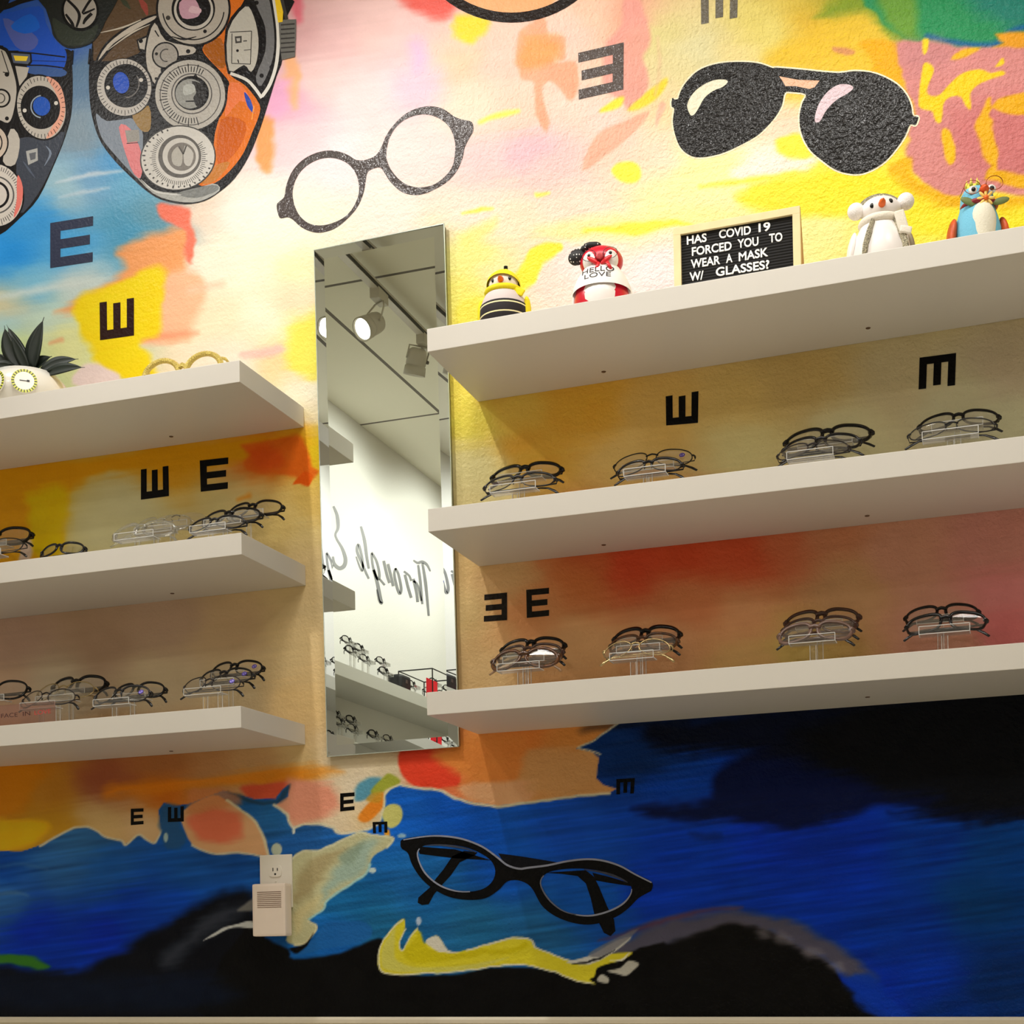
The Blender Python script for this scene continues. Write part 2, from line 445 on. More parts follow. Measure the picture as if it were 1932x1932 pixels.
blob('1878,126 1891,110 1895,120', (238, 200, 32), 2)
blob('1904,216 1934,174 2300,170 2300,222', (228, 168, 26), 3)
blob('1777,248 1790,245 1802,280 1800,305 1788,308 1780,282', (234, 184, 26), 3)
blob('1868,182 1873,202 1868,250 1886,290 1920,330 2300,350 2300,380 1900,350 1870,310 1851,280 1848,232', (230, 172, 26), 4)
blob('1690,302 1715,298 1722,330 1746,350 1800,368 1880,374 2300,350 2300,405 1800,398 1720,372 1680,332', (234, 178, 26), 6)
blob('1390,368 1500,330 1600,325 1690,342 1760,382 1870,396 2300,372 2300,445 1720,442 1600,410 1450,402', (246, 224, 48), 14, .9)
blob('1480,332 1540,312 1562,326 1500,344', (248, 230, 75), 6)
blob('1385,345 1410,300 1520,292 1538,312 1450,332', (240, 230, 214), 12)
blob('1462,272 1480,258 1522,262 1532,292 1480,296', (246, 228, 70), 7)
stroke('1320,352 1420,340 1500,328', [4, 12, 8], (248, 230, 80), 5)
# --- between the shelves on the left
blob('-60,900 60,885 130,870 300,845 500,825 545,840 420,880 200,892 135,930 108,965 116,1010 108,1045 80,1065 -60,1070', (236, 166, 18), 12)
blob('50,930 128,922 122,1000 112,1050 62,1044 55,980', (250, 206, 10), 12, .9)
blob('-60,985 45,1010 45,1060 -60,1070', (238, 170, 25), 8)
blob('42,1028 55,1018 66,1030 60,1060 42,1062', (232, 205, 185), 4)
blob('455,842 520,830 560,822 582,845 590,880 602,890 592,906 575,914 555,900 500,896 470,886 462,870 474,860', (240, 112, 28), 5, 1, .8)
blob('465,852 520,846 540,870 500,885', (238, 88, 24), 10, .7)
blob('552,912 575,890 590,900 582,918 566,912', (245, 95, 15), 2)
stroke('450,942 470,935', [6, 10], (240, 165, 60), 4)
# --- bottom: warm sky above the sea
blob('-60,1440 60,1445 70,1480 40,1530 -60,1545', (225, 140, 15), 16, .8)
blob('-60,1550 60,1548 98,1556 85,1580 50,1598 -60,1602', (248, 194, 24), 8)
blob('380,1472 450,1456 540,1450 612,1454 642,1457 600,1466 540,1482 440,1480 300,1496 200,1506 220,1482', (240, 142, 22), 14, .85)
blob('455,1481 540,1476 530,1502 470,1506', (222, 92, 62), 7)
blob('540,1472 620,1482 640,1522 600,1547 560,1550 541,1530 548,1500', (234, 156, 128), 11)
blob('757,1416 825,1418 842,1440 868,1455 862,1482 800,1487 776,1478 756,1456', (238, 72, 46), 3)
blob('820,1418 960,1385 1000,1400 965,1472 880,1472 842,1446', (240, 146, 70), 12)
blob('870,1482 960,1468 1010,1475 1005,1510 930,1520 880,1507', (242, 180, 132), 7)
blob('1000,1412 1110,1415 1130,1440 1125,1480 1000,1495', (224, 168, 110), 12, .8)
# the sea
SHORE = '-20,1605 40,1607 75,1595 110,1575 140,1562 165,1560 185,1570 205,1582 228,1585 236,1593 245,1588 262,1575 278,1585 290,1590 298,1582 305,1565 299,1530 310,1515 330,1522 360,1515 420,1492 450,1500 480,1508 520,1508 532,1490 544,1482 543,1502 517,1520 540,1535 553,1562 575,1555 605,1555 628,1562 645,1573 680,1568 700,1562 718,1548 724,1520 726,1500 736,1490 756,1480 775,1484 800,1488 830,1490 860,1505 900,1516 940,1521 975,1516 1040,1508 1090,1500 1150,1496 1164,1488 1138,1480 1126,1468 1130,1430 1118,1418 1088,1413 1115,1400 1150,1375 1172,1358'
blob(SHORE + ' 3600,1150 3600,2050 -200,2050 -200,1605', (8, 66, 188), 2, 1, 1, 0)
SEA = '''0,1640,12,77,180 150,1590,50,109,172 120,1640,44,103,175 200,1640,27,92,178 0,1700,50,112,190 60,1750,0,48,195 200,1760,0,46,190 350,1650,21,90,182 430,1625,18,79,162 460,1530,31,97,170 520,1540,36,103,168 560,1590,34,97,175
640,1700,22,103,165 700,1750,28,103,152 640,1770,18,97,185 760,1520,20,101,215 850,1530,14,90,205 800,1640,26,103,178 900,1560,12,88,205 960,1640,15,88,200 900,1750,32,109,165 1000,1760,33,103,165 1080,1580,14,79,200 1120,1690,14,85,185
1200,1430,6,46,110 1250,1500,6,69,190 1300,1600,0,61,200 1250,1680,3,57,195 1450,1590,0,53,200 1350,1680,2,57,190 1600,1650,0,55,200 1600,1580,0,51,190 1750,1600,0,61,180 1880,1620,2,70,160 1850,1700,3,66,140 1880,1860,2,44,110 1750,1850,0,52,180 1700,1750,0,57,180 1650,1880,2,46,185 1780,1920,0,46,130
250,1720,2,61,190 330,1700,8,69,185 300,1770,4,57,170 90,1810,0,53,180'''
sp = np.array([[float(v) for v in s.split(',')] for s in SEA.split()])
m = np.nonzero((GV > 1340) & (poly_sd(nums(SHORE + ' 3600,1150 3600,2050 -200,2050 -200,1605'), GU, GV) > 0))[0]
uu, vv = WU[m] + 24 * streak[m], WV[m] + 7 * streak[m]
nm = np.zeros((len(m), 3)); dn = np.zeros(len(m))
for p in sp:
    wg = 1 / ((uu - p[0]) ** 2 + (vv - p[1]) ** 2 * 1.6 + 900) ** 1.9
    nm += wg[:, None] * p[2:5]; dn += wg
MUR[m] = nm / dn[:, None] * (1 + .22 * streak[m])[:, None]
stroke('0,1687 30,1684 52,1690', [5, 9, 3], (85, 132, 190), 3, .7)
stroke('0,1635 40,1630 90,1640', [4, 6, 2], (75, 125, 185), 4, .5)
# dark clouds painted on the right
blob('1188,1532 1218,1520 1300,1514 1345,1505 1345,1470 1380,1440 1480,1400 1700,1370 3600,1200 3600,1580 1830,1548 1750,1532 1660,1520 1610,1540 1500,1566 1440,1560 1370,1546 1240,1544', (2, 15, 60), 12, .93)
blob('1215,1372 1300,1350 3600,1150 3600,1500 1800,1470 1500,1430 1300,1420 1225,1405', (3, 10, 30), 24, .94)
blob('1640,1330 3600,1160 3600,1560 1900,1545 1780,1500 1650,1480', (6, 9, 15), 26, .92)
blob('1300,1570 1360,1575 1350,1586 1310,1582', (8, 40, 120), 8, .7)
# pale rims along the shore
for seg, wd in (('75,1596 110,1576 140,1562 165,1560 185,1570 205,1582 228,1585 236,1593 245,1588 262,1575 278,1585 290,1590 298,1582 305,1566', 4),
                ('516,1519 540,1535 553,1562 575,1555 605,1555 628,1562 645,1573 680,1568 700,1562 716,1550', 5),
                ('758,1481 775,1485 800,1489 830,1491 860,1506 900,1517 940,1522 975,1517 1040,1509 1090,1501 1150,1497', 5),
                ('1172,1360 1150,1376 1115,1401 1090,1412 1118,1417 1132,1424', 3)):
    stroke(seg, wd, (226, 216, 186), 1.5)
blob('430,1494 480,1508 520,1508 533,1490 545,1483 542,1500 520,1514 480,1516 440,1506', (38, 70, 100), 4, .9)
blob('298,1528 312,1514 332,1524 340,1560 352,1596 320,1600 305,1566', (45, 92, 140), 5, .8)
# warm wedge with salmon heart
blob('345,1530 400,1500 430,1512 455,1530 480,1550 498,1580 508,1618 490,1613 460,1609 410,1611 380,1603 362,1593 345,1560', (228, 176, 128), 2)
blob('352,1546 400,1525 445,1540 460,1562 455,1582 400,1592 368,1582', (234, 122, 88), 10)
blob('370,1490 430,1494 450,1515 400,1530 350,1535', (220, 135, 80), 8, .7)
stroke('428,1510 455,1529 480,1549 497,1579 506,1614', 5, (226, 214, 178), 1.5)
stroke('362,1594 380,1603 410,1611 460,1609 492,1614', 4, (214, 205, 180), 1.5)
# splash by the small letters
blob('672,1492 690,1470 712,1462 722,1476 702,1500 674,1513', (92, 156, 182), 5)
blob('700,1492 725,1466 736,1460 756,1472 748,1483 729,1491 712,1502', (166, 174, 62), 3)
blob('676,1542 690,1520 712,1500 724,1496 722,1522 700,1547 684,1551', (242, 142, 42), 3)
blob('690,1510 706,1496 722,1496 716,1514', (205, 155, 50), 3, .8)
blob('722,1530 735,1518 755,1520 760,1540 752,1556 736,1563 724,1552', (210, 208, 122), 2)
stroke('756,1480 736,1490 726,1500 724,1520 718,1546', 4, (226, 220, 180), 1.2)
blob('726,1570 734,1566 736,1578 728,1579', (230, 160, 40), 2)
# pale wave by the wall plug
WAVE = '552,1620 570,1606 600,1604 635,1590 670,1574 685,1571 720,1577 744,1582 730,1600 705,1615 697,1630 690,1650 652,1675 616,1700 610,1716 582,1736 597,1748 590,1764 576,1780 556,1783 540,1774 548,1740 548,1680'
blob(WAVE, (196, 194, 152), 2)
blob('560,1650 600,1622 640,1605 660,1600 620,1640 590,1682 560,1702', (172, 158, 116), 10, .9)
blob('628,1648 680,1592 714,1586 700,1612 680,1648 640,1668 604,1700', (158, 184, 172), 9, .9)
blob('556,1730 580,1700 600,1690 580,1730 566,1760', (214, 202, 150), 8, .8)
blob('640,1618 668,1596 690,1590 664,1630', (140, 160, 140), 6, .8)
stroke('552,1621 570,1607 600,1605 635,1591 670,1575 685,1572 720,1578 742,1582 730,1600', 4, (214, 212, 178), 1.2)
stroke('697,1630 690,1650 652,1675 616,1700 610,1716 582,1735', 4, (160, 205, 205), 1.4)
stroke('582,1737 597,1748 590,1764 576,1780 556,1783', 4, (220, 212, 170), 1.2)
# black water
blob('-200,1812 60,1830 150,1832 215,1802 262,1772 330,1732 400,1695 470,1684 482,1760 490,1960 -200,1960', (9, 12, 22), 13)
blob('470,1740 500,1770 545,1790 556,1808 640,1798 700,1772 724,1776 740,1830 850,1840 960,1826 1050,1850 1100,1856 1180,1832 1240,1792 1330,1752 1400,1738 1480,1768 1560,1815 1590,1855 1640,1890 1700,1935 1720,1980 460,1980', (6, 6, 7), 4, 1, .5)
blob('545,1790 562,1800 580,1785 592,1760 580,1778 562,1786', (5, 5, 6), 2)
blob('555,1804 600,1792 660,1782 700,1768 690,1740 620,1740 596,1768 570,1792', (30, 100, 175), 2, .9)
blob('300,1802 340,1772 400,1722 445,1702 470,1716 385,1772 322,1822', (62, 68, 82), 16, .75)
blob('-60,1835 200,1842 400,1840 420,1900 -60,1900', (10, 22, 45), 22, .8)
blob('384,1776 410,1756 440,1745 476,1737 479,1750 440,1751 410,1763', (206, 210, 210), 1.6)
blob('448,1718 478,1694 479,1716 462,1718', (118, 118, 116), 3)
blob('1140,1800 1180,1772 1220,1750 1300,1726 1400,1718 1500,1740 1580,1786 1655,1852 1610,1852 1530,1800 1450,1760 1390,1754 1320,1766 1250,1790 1190,1832', (90, 86, 102), 12, .95)
blob('1240,1790 1330,1756 1400,1746 1470,1772 1550,1822 1580,1870 1500,1900 1300,1880 1200,1840', (7, 7, 8), 9)
for x, y in ((1438, 1762), (1480, 1770), (1530, 1795), (1575, 1825)):
    blob('%d,%d %d,%d %d,%d %d,%d' % (x - 18, y, x, y - 9, x + 18, y + 6, x, y + 10), (138, 132, 142), 9, .6)
stroke('1130,1775 1180,1762 1250,1737 1330,1718 1400,1712', [2, 9, 9, 3], (96, 62, 84), 4, .85)
blob('1590,1862 1640,1840 1700,1900 1720,1940 1690,1940', (8, 60, 190), 8, .9)
blob('1082,1858 1128,1824 1190,1799 1216,1786 1256,1784 1210,1850 1122,1874', (6, 6, 7), 4)
blob('900,1832 1000,1826 1060,1838 1100,1852 1140,1862 1100,1890 960,1870', (6, 6, 7), 3, 1, .2)
# the yellow swoosh
SW = '762,1733 745,1745 722,1775 713,1810 716,1830 735,1838 790,1838 900,1828 970,1819 1040,1832 1085,1850 1124,1857 1112,1848 1122,1842 1128,1825 1160,1815 1185,1805 1192,1797 1150,1800 1110,1815 1085,1814 1040,1800 1008,1785 1000,1772 975,1768 930,1778 880,1792 855,1797 842,1790 828,1768 815,1768 800,1780 787,1752 772,1770 760,1793 753,1780 763,1755'
blob(SW, (222, 210, 48), 1.5, 1, .4)
blob('722,1790 735,1765 746,1752 744,1790 752,1815 800,1826 900,1818 960,1806 900,1826 790,1834 738,1832 720,1822', (212, 208, 110), 3, .8)
blob('765,1800 785,1760 800,1786 830,1798 870,1802 960,1786 990,1776 985,1790 900,1808 800,1818', (206, 192, 20), 4, .85)
stroke('760,1735 745,1746 722,1776 714,1810 718,1831 736,1838 790,1838 900,1828 970,1819 1040,1832 1085,1850 1120,1856', 3, (226, 222, 190), 1.0)
stroke('1008,1786 1000,1773 975,1769 930,1779 880,1792', 3.4, (222, 222, 205), 1.0)
stroke('1010,1787 1040,1800 1085,1814 1112,1814', 3, (222, 222, 205), 1.0)
blob('803,1778 818,1766 830,1770 845,1792 870,1798 830,1796', (222, 218, 202), 1.6)
stroke('787,1752 772,1770 760,1794 753,1781 764,1752', 2.5, (222, 220, 190), 1.0)
blob('1068,1815 1110,1804 1160,1776 1192,1767 1162,1794 1112,1820', (208, 208, 202), 1.5, 1, .3)
stroke('1080,1819 1120,1812 1160,1792', [2, 4, 1], (10, 10, 10), 1)
blob('1110,1800 1150,1776 1205,1752 1165,1788 1130,1806', (120, 120, 130), 2, .8, .3)
stroke('1150,1813 1172,1810 1188,1798', [1, 4, 2], (232, 230, 215), 1)
for s in ('1126,1848 1135,1838 1148,1846 1147,1855 1132,1853', '1145,1832 1170,1826 1186,1812 1206,1818 1196,1830 1182,1841 1166,1838'):
    blob(s, (186, 184, 174), 1.8, 1, .3)
for x, y, rx, ry, c in ((758, 1577, 8, 4, (150, 190, 215)), (703, 1642, 7, 5, (200, 220, 220)), (790, 1738, 5, 8, (180, 200, 225)), (313, 1580, 4, 9, (170, 200, 205)), (554, 1568, 3, 6, (215, 220, 210)), (522, 1603, 10, 12, (188, 198, 178))):
    blob([(x + rx * math.cos(a), y + ry * math.sin(a)) for a in np.linspace(0, 6.28, 10)[:-1]], c, 1.4, 1, .3)
blob('-60,1798 30,1803 70,1812 98,1823 74,1829 40,1822 -60,1814', (58, 125, 42), 4)

MUR = np.clip(MUR * (1 + .018 * streak)[:, None] + 5 * vnoise(GU, GV, 26, 20, 21)[:, None], 1.5, 252) / 255.0
LINM = np.where(MUR > .04045, ((MUR + .055) / 1.055) ** 2.4, MUR / 12.92)
LINM = np.minimum(LINM, .86)

def paint_mat(name, rough, spec):
    m = bpy.data.materials.new(name); m.use_nodes = True
    nt = m.node_tree; b = nt.nodes['Principled BSDF']
    at = nt.nodes.new('ShaderNodeAttribute'); at.attribute_name = 'Col'
    geo = nt.nodes.new('ShaderNodeNewGeometry')
    n = nt.nodes.new('ShaderNodeTexNoise'); n.inputs['Scale'].default_value = 125; n.inputs['Detail'].default_value = 2; n.inputs['Roughness'].default_value = .55
    n2 = nt.nodes.new('ShaderNodeTexNoise'); n2.inputs['Scale'].default_value = 60; n2.inputs['Detail'].default_value = 2
    add = nt.nodes.new('ShaderNodeMath'); add.operation = 'ADD'
    bp = nt.nodes.new('ShaderNodeBump'); bp.inputs['Strength'].default_value = .9; bp.inputs['Distance'].default_value = .0034
    sx = nt.nodes.new('ShaderNodeSeparateXYZ'); nt.links.new(geo.outputs['Position'], sx.inputs[0])
    mr = nt.nodes.new('ShaderNodeMapRange'); mr.inputs['From Min'].default_value = -2.3; mr.inputs['From Max'].default_value = -.7
    mr.inputs['To Min'].default_value = .28; mr.inputs['To Max'].default_value = .85
    nt.links.new(sx.outputs['X'], mr.inputs['Value']); nt.links.new(mr.outputs['Result'], bp.inputs['Strength'])
    for k in (n, n2): nt.links.new(geo.outputs['Position'], k.inputs['Vector'])
    nt.links.new(n.outputs['Fac'], add.inputs[0]); nt.links.new(n2.outputs['Fac'], add.inputs[1])
    nt.links.new(add.outputs[0], bp.inputs['Height']); nt.links.new(bp.outputs['Normal'], b.inputs['Normal'])
    nt.links.new(at.outputs['Color'], b.inputs['Base Color'])
    b.inputs['Roughness'].default_value = rough
    b.inputs['Specular IOR Level'].default_value = spec
    return m
PAINT = paint_mat('mural_paint', .36, .1)
GLOSS = paint_mat('gloss_black_paint', .22, .22)

def wall_mesh():
    me = bpy.data.meshes.new('wall_back')
    co = np.empty((NX * NZ, 3), np.float32)
    co[:, 0] = GX.ravel(); co[:, 1] = 0; co[:, 2] = GZ.ravel() + CZ
    i = np.arange(NX * NZ).reshape(NZ, NX)
    q = np.stack([i[:-1, :-1], i[:-1, 1:], i[1:, 1:], i[1:, :-1]], -1).reshape(-1, 4)
    # plain wall around the painted field, and the wall's thickness
    WL, WR, WT, TH = -3.58, 2.6, 3.05 + CZ, .12
    zb, zt = float(gz[0]) + CZ, float(gz[-1]) + CZ; xl, xr = float(gx[0]), float(gx[-1])
    ex = [(WL, 0, 0), (WR, 0, 0), (WR, 0, WT), (WL, 0, WT), (xl, 0, zb), (xr, 0, zb), (xr, 0, zt), (xl, 0, zt), (WL, TH, 0), (WR, TH, 0), (WR, TH, WT), (WL, TH, WT)]
    b = NX * NZ
    fx = [(0, 1, 5, 4), (1, 2, 6, 5), (2, 3, 7, 6), (3, 0, 4, 7), (8, 11, 10, 9), (0, 8, 9, 1), (1, 9, 10, 2), (2, 10, 11, 3), (3, 11, 8, 0)]
    co = np.vstack([co, np.array(ex, np.float32)])
    q = np.vstack([q, np.array(fx) + b])
    me.vertices.add(len(co)); me.vertices.foreach_set('co', co.ravel())
    me.loops.add(len(q) * 4); me.loops.foreach_set('vertex_index', q.ravel().astype(np.int32))
    me.polygons.add(len(q)); me.polygons.foreach_set('loop_start', np.arange(0, len(q) * 4, 4, dtype=np.int32))
    me.update(calc_edges=True)
    col = np.ones((len(co), 4), np.float32)
    col[:b, :3] = LINM
    col[b:, :3] = (.62, .58, .5)
    a = me.color_attributes.new('Col', 'FLOAT_COLOR', 'POINT')
    a.data.foreach_set('color', col.ravel())
    me.materials.append(PAINT)
    return me
WALL = struct(link(bpy.data.objects.new('wall_back', wall_mesh())), 'wall with a swirling multicolour painted mural')

# --- crisp shapes of the mural, painted flush on the wall, each one a part of it
def fill(bm, lay, outer, holes, y, col):
    loops = [[P(u, v, 0) for u, v in L] for L in [outer] + list(holes)]
    flat = [p for L in loops for p in L]
    vs = [bm.verts.new((p.x, y, p.z)) for p in flat]
    for t in tessellate_polygon([[Vector((p.x, p.z, 0)) for p in L] for L in loops]):
        try: f = bm.faces.new([vs[i] for i in t])
        except ValueError: continue
    c = lin(col) + (1,)
    for v in vs: v[lay] = c

def flat_bm():
    bm = bmesh.new(); lay = bm.verts.layers.float_color.new('Col'); return bm, lay

def painted(name, bm, label, m=None):
    me = bpy.data.meshes.new(name)
    for f in bm.faces:
        f.normal_update()
        if f.normal.y > 0: f.normal_flip()
    bm.to_mesh(me); bm.free(); me.materials.append(m or PAINT)
    o = link(bpy.data.objects.new(name, me), WALL); o['label'] = label
    return o

def ribbon(pl, wid):
    """outline of a painted line"""
    q = [np.array(p, float) for p in pl]; n = len(q)
    wid = wid if isinstance(wid, (list, tuple)) else [wid, wid]
    ws = np.interp(np.linspace(0, 1, n), np.linspace(0, 1, len(wid)), wid)
    A, B = [], []
    for i in range(n):
        t = q[min(n - 1, i + 1)] - q[max(0, i - 1)]; t = t / (np.hypot(*t) + 1e-9); nn = np.array([-t[1], t[0]])
        A.append(tuple(q[i] + nn * ws[i] / 2)); B.append(tuple(q[i] - nn * ws[i] / 2))
    return A + B[::-1]

def circ(cx, cy, r, ry=None, n=36, rot=0.0):
    ry = ry or r; c, s = math.cos(rot), math.sin(rot)
    return [(cx + r * math.cos(a) * c - ry * math.sin(a) * s, cy + r * math.cos(a) * s + ry * math.sin(a) * c) for a in np.linspace(0, 2 * math.pi, n + 1)[:-1]]
# tumbling E letters: corner points (top left, top right, bottom right, bottom left) and which way the arms point
def letter(q, way, col, label):
    bm, lay = flat_bm()
    a, b = .21, .24
    E = [(0, 0), (1, 0), (1, a), (b, a), (b, .5 - a / 2), (.93, .5 - a / 2), (.93, .5 + a / 2), (b, .5 + a / 2), (b, 1 - a), (1, 1 - a), (1, 1), (0, 1)]
    t = {'E': lambda x, y: (x, y), '3': lambda x, y: (1 - x, y), 'W': lambda x, y: (y, 1 - x), 'M': lambda x, y: (y, x)}[way]
    out = []
    for x, y in E:
        s, r = t(x, y)
        u = (q[0][0] * (1 - s) + q[1][0] * s) * (1 - r) + (q[3][0] * (1 - s) + q[2][0] * s) * r
        v = (q[0][1] * (1 - s) + q[1][1] * s) * (1 - r) + (q[3][1] * (1 - s) + q[2][1] * s) * r
        out.append((u, v))
    fill(bm, lay, out, [], -.0006, col)
    painted('painted_letter', bm, label, GLOSS if col[0] > 60 else PAINT)
K = (7, 6, 7)
for s, way, col, lab in (
    ('95,421 176,408 175,494 95,506', 'E', (52, 58, 80), 'slate painted letter E on the blue of the mural'),
    ('188,571 253,562 253,633 189,642', 'W', (44, 22, 18), 'painted letter E turned upwards on the yellow patch'),
    ('1091,100 1177,80 1176,169 1092,188', '3', (86, 76, 72), 'grey mirrored painted letter E on the pink of the mural'),
    ('1322,-42 1393,-54 1391,33 1323,46', 'M', (104, 98, 84), 'speckled grey painted letter E turned downwards, cut by the top'),
    ('266,886 318,879 319,936 266,943', 'W', K, 'black painted letter E turned upwards under the plant shelf'),
    ('377,869 431,863 430,922 379,928', 'E', K, 'black upright painted letter E under the plant shelf'),
    ('1256,748 1318,738 1317,798 1257,803', 'W', K, 'black painted letter E turned upwards under the penguin shelf'),
    ('1735,675 1804,666 1802,727 1733,735', 'M', K, 'black painted letter E turned downwards under the penguin shelf'),
    ('914,1122 957,1118 957,1170 913,1173', '3', (36, 30, 26), 'black mirrored painted letter E by the mirror'),
    ('993,1113 1036,1109 1036,1162 994,1166', 'E', (32, 28, 24), 'black upright painted letter E beside the mirrored one'),
    ('247,1526 271,1525 271,1555 247,1557', 'E', (8, 8, 8), 'small black painted letter E above the sea'),
    ('317,1523 347,1521 347,1550 317,1551', 'W', (8, 8, 8), 'small black painted letter E turned upwards above the sea'),
    ('642,1497 669,1495 669,1528 642,1531', 'E', (8, 8, 8), 'small black painted letter E under the mirror'),
    ('703,1551 731,1550 731,1571 704,1572', 'M', (8, 8, 8), 'tiny black painted letter E turned downwards on the wave'),
    ('1163,1470 1198,1468 1196,1497 1163,1499', 'M', (6, 6, 8), 'small black painted letter E turned downwards on the sea')):
    letter(nums(s), way, col, lab)

def Z(ox, oy, sc_):
    return lambda s: [(ox + x / sc_, oy + y / sc_) for x, y in nums(s)]
Za, Zc, Zd = Z(480, 0, 3.45), Z(960, 0, 3.715), Z(1412, 0, 3.715)

# round spectacles
bm, lay = flat_bm()
o_ = catmull(Za('145,1340 165,1310 195,1280 210,1200 250,1110 310,1045 390,1000 480,980 560,990 620,1015 660,1040 720,1042 790,1012 830,950 860,880 910,810 980,745 1060,705 1150,692 1230,710 1300,758 1350,778 1415,795 1425,850 1400,900 1370,960 1355,1030 1320,1110 1260,1180 1180,1230 1110,1260 1040,1270 960,1250 890,1190 850,1130 820,1092 775,1098 738,1122 725,1180 710,1260 670,1350 600,1430 520,1490 430,1515 360,1505 300,1475 250,1430 215,1415 165,1418'), True, 4)
h1 = catmull(Za('250,1240 280,1150 340,1080 430,1035 520,1030 600,1060 655,1120 680,1200 675,1280 630,1370 560,1430 460,1465 370,1460 300,1410 260,1330'), True, 4)
h2 = catmull(Za('860,990 880,900 930,820 1010,765 1110,745 1200,770 1270,830 1305,920 1305,1000 1290,1080 1240,1150 1160,1205 1060,1220 970,1190 900,1120 865,1050'), True, 4)
fill(bm, lay, o_, [h1, h2], -.0006, (74, 66, 64))
painted('painted_eyeglasses', bm, 'dark round spectacles painted above the mirror', GLOSS)

# aviator sunglasses
bm, lay = flat_bm()
o_ = Zc('1145,700 1185,695 1205,640 1245,575 1325,498 1430,455 1550,437 1680,437 1770,450 1850,478') + Zd('200,475 380,490 520,505 640,512 740,500 860,510 960,545 1050,600 1110,670 1140,740 1153,810 1190,820 1185,850 1170,878 1132,876 1100,950 1040,1040 960,1130 870,1190 780,1220 690,1215 600,1185 510,1120 440,1060 390,980 362,890 360,800 380,720 402,662 300,645 255,655 235,740 190,820 120,900 50,960') + Zc('1600,1030 1480,1080 1340,1105 1260,1085 1200,1030 1165,940 1150,850 1160,765 1142,748')
g1 = Zd('215,535 350,560 500,565 465,612 430,625 330,605 260,605 240,570')
g2 = catmull(Zc('1272,806 1250,740 1280,670 1340,610 1430,565 1510,558 1535,575 1500,610 1430,640 1370,690 1330,760 1300,803'), True, 4)
g3 = catmull(Zd('465,850 475,780 510,700 570,630 640,592 710,595 735,620 690,660 620,700 550,770 510,840 490,858'), True, 4)
o_ = catmull(o_, True, 3)
fill(bm, lay, ribbon(o_ + o_[:2], 6), [], -.0004, (238, 228, 196))
fill(bm, lay, g2, [], -.0005, (232, 226, 200)); fill(bm, lay, g3, [], -.0005, (214, 190, 198)); fill(bm, lay, g1, [], -.0005, (226, 178, 146))
fill(bm, lay, o_, [g1, g2, g3], -.0008, (26, 24, 23))
painted('painted_sunglasses', bm, 'black aviator sunglasses painted above the letter board', GLOSS)

# the black ring cut by the top of the picture
bm, lay = flat_bm()
fill(bm, lay, circ(965, -160, 203, 203, 72), [circ(965, -160, 184, 184, 72)], -.0006, (34, 26, 22))
painted('painted_ring', bm, 'thick black ring painted at the top of the mural')

# cat-eye spectacles
Ca, Cb = Z(440, 1400, 3.578), Z(860, 1350, 3.22)
bm, lay = flat_bm()
top = Ca('1130,690 1150,655 1300,632 1420,630 1550,650 1680,700 1780,770 1850,825 1930,850') + Cb('440,920 560,905 680,880 800,868 900,878 1000,910 1090,960 1190,1010')
o_ = catmull(top + Cb('1190,1060 1170,1075 1110,1110 1050,1170 980,1220 880,1260 780,1270 680,1250 590,1210 520,1150 470,1060 430,1020 370,1000 310,1010 260,1060 180,1110') + Ca('1580,1065 1460,1045 1350,990 1270,920 1210,830 1180,750 1140,720'), True, 4)
L1 = catmull(Ca('1245,750 1290,700 1400,690 1550,705 1660,745 1740,800 1770,870 1750,940 1690,990 1600,1010 1500,1005 1400,970 1320,910 1270,840'), True, 4)
L2 = catmull(Cb('515,1020 550,960 640,935 760,930 880,945 990,985 1060,1030 1065,1080 1020,1140 940,1185 830,1215 730,1210 640,1180 560,1110'), True, 4)
BK = (11, 11, 13)
fill(bm, lay, o_, [L1, L2], -.0010, BK)
for s in (Ca('1250,705 1500,725 1740,798 1500,785 1258,755'), Ca('1650,745 1560,735 1480,770 1420,860 1370,920 1330,980 1250,1050 1246,1085 1275,1100 1320,1095 1355,1030 1400,975 1470,900 1530,812 1630,765')):
    fill(bm, lay, s, [], -.0006, BK)
for s in (Cb('545,955 700,945 790,940 840,980 870,1040 920,1160 962,1240 970,1310 940,1340 900,1320 870,1260 840,1200 820,1110 790,1020 740,975 640,962'), Cb('830,955 950,985 1066,1022 1062,1036 940,1018 850,1002')):
    fill(bm, lay, s, [], -.0006, BK)
fill(bm, lay, nums('940,1610 985,1616 1052,1627 1034,1634 985,1640 952,1630'), [], -.0006, (20, 22, 30))
HL = (150, 156, 178)
fill(bm, lay, ribbon(catmull([(x, y + 1.5) for x, y in top[1:]], False, 4), [2, 3.5, 3.5, 4, 3.5, 3.5, 2.5]), [], -.0014, HL)
n = len(L1)
fill(bm, lay, ribbon(L1[36:] + L1[:3], [2, 3.2, 3.2, 2]), [], -.0014, HL)
fill(bm, lay, ribbon(L2[44:] + L2[:4], [1.5, 3, 2]), [], -.0014, (110, 116, 135))
fill(bm, lay, ribbon(L2[26:46], [1.5, 3.4, 3.4, 2]), [], -.0014, HL)
fill(bm, lay, ribbon(catmull(Ca('1300,700 1400,695 1550,715 1640,745'), False, 4), [1, 4, 1]), [], -.0014, (70, 76, 92))
fill(bm, lay, ribbon(catmull(Cb('780,935 900,955 1000,990 1045,1015'), False, 4), [1, 5, 1]), [], -.0014, (66, 70, 86))
painted('painted_eyeglasses', bm, 'black cat-eye spectacles painted on the blue sea')

